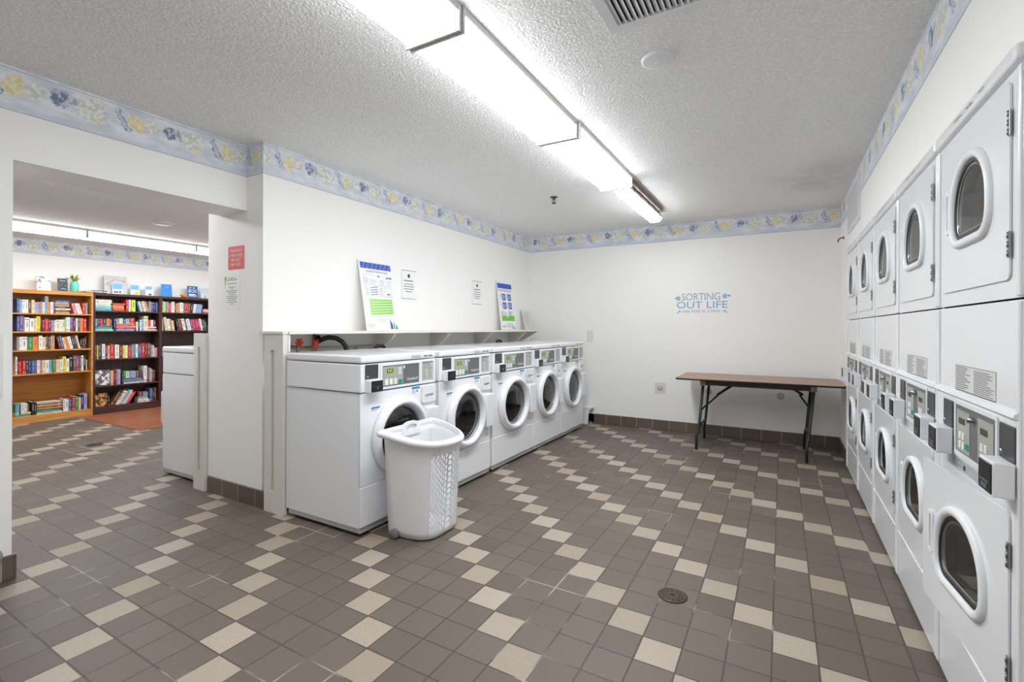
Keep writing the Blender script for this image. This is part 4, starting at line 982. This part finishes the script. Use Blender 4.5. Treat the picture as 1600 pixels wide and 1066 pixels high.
shelf_row(oc_, TOPS, 2.175, 2.885, OS[0], k1, ['b28160', 'l25152', 'w33150', 'w33150', 'n38150', 'c35150', 'l28125', 'i26130', 'g30132', 'w28128', 'g37200', 'o26135', 'w30135', 'p22135',
    ('S', 185, [('t', 22), ('n', 20), ('c', 22), ('k', 20), ('t', 22), ('o', 14), ('l', 18), ('b', 18)]), ('L', 14, ['i35128', 'w30130', 'c28130'], 30), 'r38138', 'g26138'])
shelf_row(oc_, SEC, 2.175, 2.875, OS[1], k1, ['b30180', 'p42190', 'g16170', 'w50160', 'w50150', 'c22150', 'y42175', 'n18175', 'm32140', 'r42150', 'm34138', 'L34130', 'w24130', 'c40140', 'w34140', 'c30140', 'q26165', 'w32170', 'p38175', 'm32165', 'w22160', 'd32165', 'o38160', 'r44155'])
shelf_row(oc_, THI, 2.175, 2.875, OS[2], k1, ['g24150', 'w24150', 'w60152', 'G56150', 'o54150', 'w36162', 'c36145', 'd30160', 'n26150', 't44165', ('L', 12, ['m28150', 'b36160', 'c24140', 'o34145', 'w36150', 'B34155', 'n22158', 'c22162'], 50), 'k26120', 'm22130', 'k22150'])
shelf_row(oc_, FOU, 2.165, 2.885, OS[3], k1, ['w18200', 'm14150', 'r34150', 'r36155', 'B26162', 'B32158', 'b38150', 'p20150', 'w28150', 'i22140', 'c40148', 'w34146', 'l36150', 'G30156', 'o14150', 'c34150', 'w36150', 'y38182', 'w34155', 'k40188', 'd38192', 'v36182', 'd24184', 'w28186', 'k28190', 'c14130'])
shelf_row(oc_, BOT, 2.165, 2.885, OS[4], k1, [('S', 60, [('T', 22), ('q', 20)], ['T30100', 'l30108']), ('S', 110, [('T', 22), ('c', 20)], ['w34100', 'w30100', 'n20090']), 'k34150', 'k24142',
    ('S', 300, [('w', 18), ('T', 20), ('G', 16), ('t', 16), ('r', 20), ('y', 14), ('p', 18), ('c', 14)]), 'w28152', 'w40140', 'b28148', 'k12140', 'r36168', 'G44165', 'c26150', 'B38182', 'L42192'])
dc = 'whole dark bookcase'
shelf_row(dc, TOPS, 2.965, 3.745, DS[0], k2, [('S', 210, [('T', 24), ('l', 24), ('q', 22), ('w', 20), ('c', 20), ('w', 20)]), ('S', 160, [('r', 28), ('o', 24), ('t', 22), ('r', 20)]), 'r32140', 'w26140', 'n14120', 'a50140', ('L', 14, ['b22125', 'w24126', 'g22120', 'c32130', 't28126'], 40), 'g28130', 'p28125', 'B32125', 'b26120'])
shelf_row(dc, SEC, 2.965, 3.745, DS[1], k2, [('S', 225, [('q', 20), ('T', 20), ('b', 18)], ['l26080', 'm30085', 'r22082', 'B36080', 'o34085', 'n20078']), 'B30150', ('S', 255, [('l', 18), ('r', 22), ('i', 16), ('r', 18), ('t', 14)], ['g30055', 'w30060', 'd26052', 'l34055', 'r50065']), 'w24110', 'k22125', 'w24130', 'l28140', 'c56180', ('S', 130, [('w', 18), ('v', 16), ('w', 16)], ['r30080', 'w24084', 'm26082'])])
shelf_row(dc, THI, 2.965, 3.745, DS[2], k2, ['n24170', 'y16160', 'B42172', 'w36172', 'm30150', 'c28150', 'r42172', 'n16150', 'w50160', 'm44150', 'y34150', 'w26150', 'r42142', 'g34150', 'b24155', 'w30160', 'b40160', 'r46172', 'm26168', 'n48172', 'g28150', 'w20140', 'i40110'])
shelf_row(dc, FOU, 2.99, 3.72, DS[3], k2, [('G', 175), 'c20165', 'r24170', 'n24160', 'L46175', ('G', 10), 'k26130', ('S', 260, [('w', 16), ('l', 16), ('g', 16), ('b', 18)], ['G24078', 'q34080', 'g26080', 'l40078', 'n36076', 'k26080']), 'w46200', 'm24182', 'g26172', 'w18160', 'n28150', 'm22145'])
shelf_row(dc, BOT, 2.99, 3.735, DS[4], k2, [('G', 140), 'k22120', ('L', -30, ['n36170', 'n28175', 'w34180', 'c24172', 'l36180', 'w30182', 'i26150', 'r30155'], 60), ('S', 160, [('c', 26), ('w', 20), ('l', 20)], ['m22060', 'g20055']), 'b46160', 'k26150', 'n28165'])
dd_ = 'right dark bookcase'
shelf_row(dd_, TOPS, 3.80, 4.59, DS[0], k2, ['a26140', 'q22132', 'g26135', 'r22120', 'i14120', 'w28138', 'n16110', 't20118', 'o20120', 'w34132', 'g18125', 'r26130', 'r20125', 'n24130', 'k22120', ('L', -10, ['w28118', 'l24120', 'L26118', 'l24116'], 20), ('S', 125, [('r', 24), ('w', 18), ('i', 18)])])
shelf_row(dd_, SEC, 3.80, 4.59, DS[1], k2, ['c18150', ('L', 8, ['c28170', 'w26150', 't28150', 'c22130'], 12), ('L', 12, ['k18130', 'n24135', 'm20135', 'w34155', 'B24150', 'w44152', 'p28148', 'r34150', 'v30150', 'v26152', 'w24158', 'k24155', 'G16150', 'k24152'], 30), ('G', 70)])
shelf_row(dd_, THI, 3.80, 4.59, DS[2], k2, ['L26095', 'm22100', 'b22100', ('L', -14, ['b30110', 'l30112', 'w22110', 'b30112', 'l26108', 'c24108', 'q22100'], 30), 'm28070', 'r28072', 'n18070', ('S', 110, [('w', 22), ('g', 18), ('w', 16)])])
# books shown face out
def face_book(name, label, cat, y0, y1, z, h, x, tilt, m_, th=.018):
    t = thing(name, label, cat, (x, y0, z+th*math.sin(R(tilt))+.0008)); U = Vector((-math.sin(R(tilt)), 0, math.cos(R(tilt))))
    s = Sheet((0, 0, 0), (0, 1, 0), U); s.slab(0, y1-y0, 0, h, th); s.b.build('cover', m_, t)
    return t, Sheet((0, 0, 0), (0, 1, 0), U), U
def blotch(name, ca, cb, sc, lo=.45, hi=.55):
    n = NT(name); n.set(Base_Color=n.mix(n.ramp(n.noise(n.pos, sc, 3, .6), lo, hi), srgb(*ca), srgb(*cb)), Roughness=.5); return n.m
face_book('book', 'large white book with grey swirls facing out on dark bookcase fourth shelf', 'book', 2.985, 3.155, DS[3]+.003, .215, BF-.06, 8, blotch('swirl_cover', (225, 222, 222), (92, 84, 90), 16))
face_book('book', 'black and gold patterned book facing out on dark bookcase bottom shelf', 'book', 2.985, 3.120, DS[4]+.003, .185, BF-.05, 6, blotch('gold_cover', (40, 26, 18), (214, 150, 78), 34))
# things on top of the bookcases
Z = 1.7245
face_book('book', 'white card with grey print standing on the oak bookcase', 'book', 2.385, 2.525, Z+.001, .185, -8.55, 9, blotch('grey_print_cover', (232, 232, 232), (140, 142, 146), 15, .5, .62))
t, s, U = face_book('book', 'dark blue book standing between white card and turquoise vase', 'book', 2.60, 2.70, Z+.001, .180, -8.55, 9, blotch('night_cover', (40, 52, 74), (96, 92, 84), 28))
s.rect(.02, .08, .14, .152, 0); s.rect(.025, .078, .03, .04, 0); s.b.build('print', [MATS['book_cover_light_blue']], t)
t = thing('plant_vase', 'turquoise vase with yellow green flowers on the oak bookcase', 'vase', (-8.54, 2.765, Z+.001))
b = MB(); b.lathe([(0, 0), (.040, 0), (.046, .01), (.047, .09), (.044, .12), (.036, .135), (.038, .145), (.033, .145), (.030, .12), (0, .115)], (0, 0, 0), n=28); b.build('vase', mat('turquoise_glaze', (108, 208, 190), .3), t)
rv = random.Random(4); b = MB(); c3 = MB()
for k in range(26):
    a = rv.uniform(0, 6.28); l = rv.uniform(.10, .17); sp = rv.uniform(.1, .9); d = Vector((math.cos(a)*sp, math.sin(a)*sp, 1)).normalized()
    p0 = Vector((d.x*.02, d.y*.02, .115)); p1 = p0+d*l*.6; p2 = p0+d*l+Vector((math.cos(a)*.02, math.sin(a)*.02, -.012)); sd = d.cross(Vector((0, 0, 1))).normalized()*.010
    b.poly([p0-sd*.3, p1-sd, p2, p1+sd, p0+sd*.3])
    if k % 2: c3.lathe([(0, -.012), (.014, 0), (0, .012)], tuple(p1), n=6)
b.build('leaf', mat('leaf_foliage', (138, 158, 78), .5), t, recalc=False); c3.build('flower', mat('yellow_flower', (214, 200, 84), .5), t)
for i, (c, y0, y1) in enumerate((('k', 2.86, 3.115), ('w', 2.875, 3.10), ('d', 2.95, 3.12))):
    o = book('k' if i != 1 else 'w', (-8.50, y1, Z+.0015+i*.0125), (.18, .012, y1-y0), 0, True, ('bottom', 'middle', 'top')[i]+' thin magazine in the flat pile where oak and dark bookcases meet', 'magazines lying on the bookcase tops')
t, s, U = face_book('picture_canvas', 'grey canvas with pink blossoms standing on the dark bookcase', 'picture', 3.125, 3.405, Z+.001, .275, -8.60, 7, mat('canvas_grey', (204, 202, 204), .6), .02)
rp = random.Random(8)
for k in range(26):
    a, c = rp.uniform(.01, .26), rp.uniform(.12, .265)
    if .07 < a < .20 and c < .2: continue
    r = rp.uniform(.004, .009); s.tri([(a+r*math.cos(2*math.pi*j/7), c+r*.8*math.sin(2*math.pi*j/7)) for j in range(7)], 0)
s.tri([(.0, .12), (.02, .13), (.13, .22), (.125, .225)], 1); s.tri([(.12, .22), (.27, .19), (.27, .196), (.12, .226)], 1); s.b.build('blossom', [mat('blossom_pink', (206, 110, 128), .5), mat('twig_brown', (130, 104, 100), .6)], t)
def card(label, y0, y1, h, x, cols, name='greeting_card', cat='card'):
    t = thing(name, label, cat, (x, y0, Z+.001)); U = Vector((-math.sin(R(7)), 0, math.cos(R(7)))); w_ = y1-y0
    s = Sheet((0, 0, 0), (0, 1, 0), U); s.slab(0, w_, 0, h, .006); s.b.build('board', mat(cols[0], cols[1], .5), t)
    return t, Sheet((0, 0, 0), (0, 1, 0), U), U, w_
sky = mat('card_sky', (120, 176, 222), .5)
t, s, U, w_ = card('small sky blue picture in front of the grey blossom canvas', 3.205, 3.335, .165, -8.56, ('card_white', (222, 230, 238)))
s.rect(.005, w_-.005, .08, .16, 0); s.rect(.015, w_-.06, .02, .05, 1); s.rect(.08, .11, .02, .055, 1); s.b.build('print', [sky, MATS['book_band_dark']], t)
t, s, U, w_ = card('blue and yellow picture card right of the blossom canvas', 3.43, 3.545, .160, -8.56, ('card_pale', (206, 224, 236)))
s.rect(.004, w_-.004, .085, .155, 0); s.rect(.06, .095, .01, .06, 1); s.rect(.03, .10, .01, .03, 1); s.b.build('print', [sky, MATS['book_cover_yellow']], t)
t, s, U, w_ = card('pale card with a red spot right of the blue yellow one', 3.625, 3.735, .155, -8.56, ('card_pale2', (214, 226, 234)))
s.rect(.004, w_-.02, .10, .15, 0); s.rect(.04, .08, .01, .04, 1); s.b.build('print', [sky, MATS['book_cover_red']], t)
t, s, U, w_ = card('plain bright blue booklet standing on the right dark bookcase', 3.845, 3.995, .205, -8.56, ('booklet_blue', (40, 134, 212)), 'booklet', 'booklet')
s.tri([(.045, .165), (.075, .15), (.105, .170), (.09, .155), (.06, .155)], 0); s.lines(.03, .12, .06, .075, 1, 1, rnd, .3); s.b.build('print', [M_paper, sky], t)
t = thing('ornament', 'small orange figurine on top of the right dark bookcase', 'ornament', (-8.53, 4.15, Z+.001))
b = MB(); b.lathe([(0, 0), (.034, .004), (.046, .028), (.036, .052), (0, .058)], (0, .004, 0), n=18); b.build('body', mat('amber_orange', (226, 122, 36), .35), t)
b = MB(); b.lathe([(0, 0), (.018, .004), (.024, .016), (.018, .030), (0, .034)], (.02, -.042, .022), n=14); b.lathe([(0, 0), (.010, .01), (0, .022)], (.0, .02, .05), n=10); b.build('head', MATS['amber_orange'], t)
t, s, U, w_ = card('dark blue booklet with large white BOX lettering', 4.225, 4.385, .205, -8.56, ('booklet_navy', (24, 96, 158)), 'booklet', 'booklet')
s.lines(.02, .14, .03, .075, 2, 0, rnd, .6); s.rect(.035, .06, .165, .18, 0); s.rect(.09, .115, .165, .18, 0); s.b.build('print', [M_paper], t)
text('BOX', tuple(Vector((0, .02, 0))+U*.095), (0, 1, 0), U, .122, .052, 'lettering', M_paper, t)
t, s, U, w_ = card('grey white snowy picture card at the pillar edge', 4.43, 4.57, .190, -8.56, ('card_snow', (206, 214, 224)))
for k in range(6):
    for j in range(4): s.rect(.012+k*.02, .024+k*.02, .09+j*.024, .102+j*.024, 0)
s.rect(.06, .075, .0, .06, 1); s.b.build('print', [MATS['book_cover_light_blue'], MATS['book_band_dark']], t)
t = thing('ornament', 'orange red round ornament at the right end of the second dark shelf', 'ornament', (BF-.06, 4.548, DS[1]+.001))
b = MB(); b.lathe([(0, 0), (.025, .002), (.042, .022), (.046, .05), (.036, .082), (.015, .096), (0, .098)], (0, 0, 0), n=20); b.build('body', mat('orange_red_glaze', (232, 84, 34), .35), t)
b = MB(); b.lathe([(0, .095), (.006, .096), (.005, .112), (0, .113)], (0, 0, 0), n=8); b.build('stem', M_brass, t)
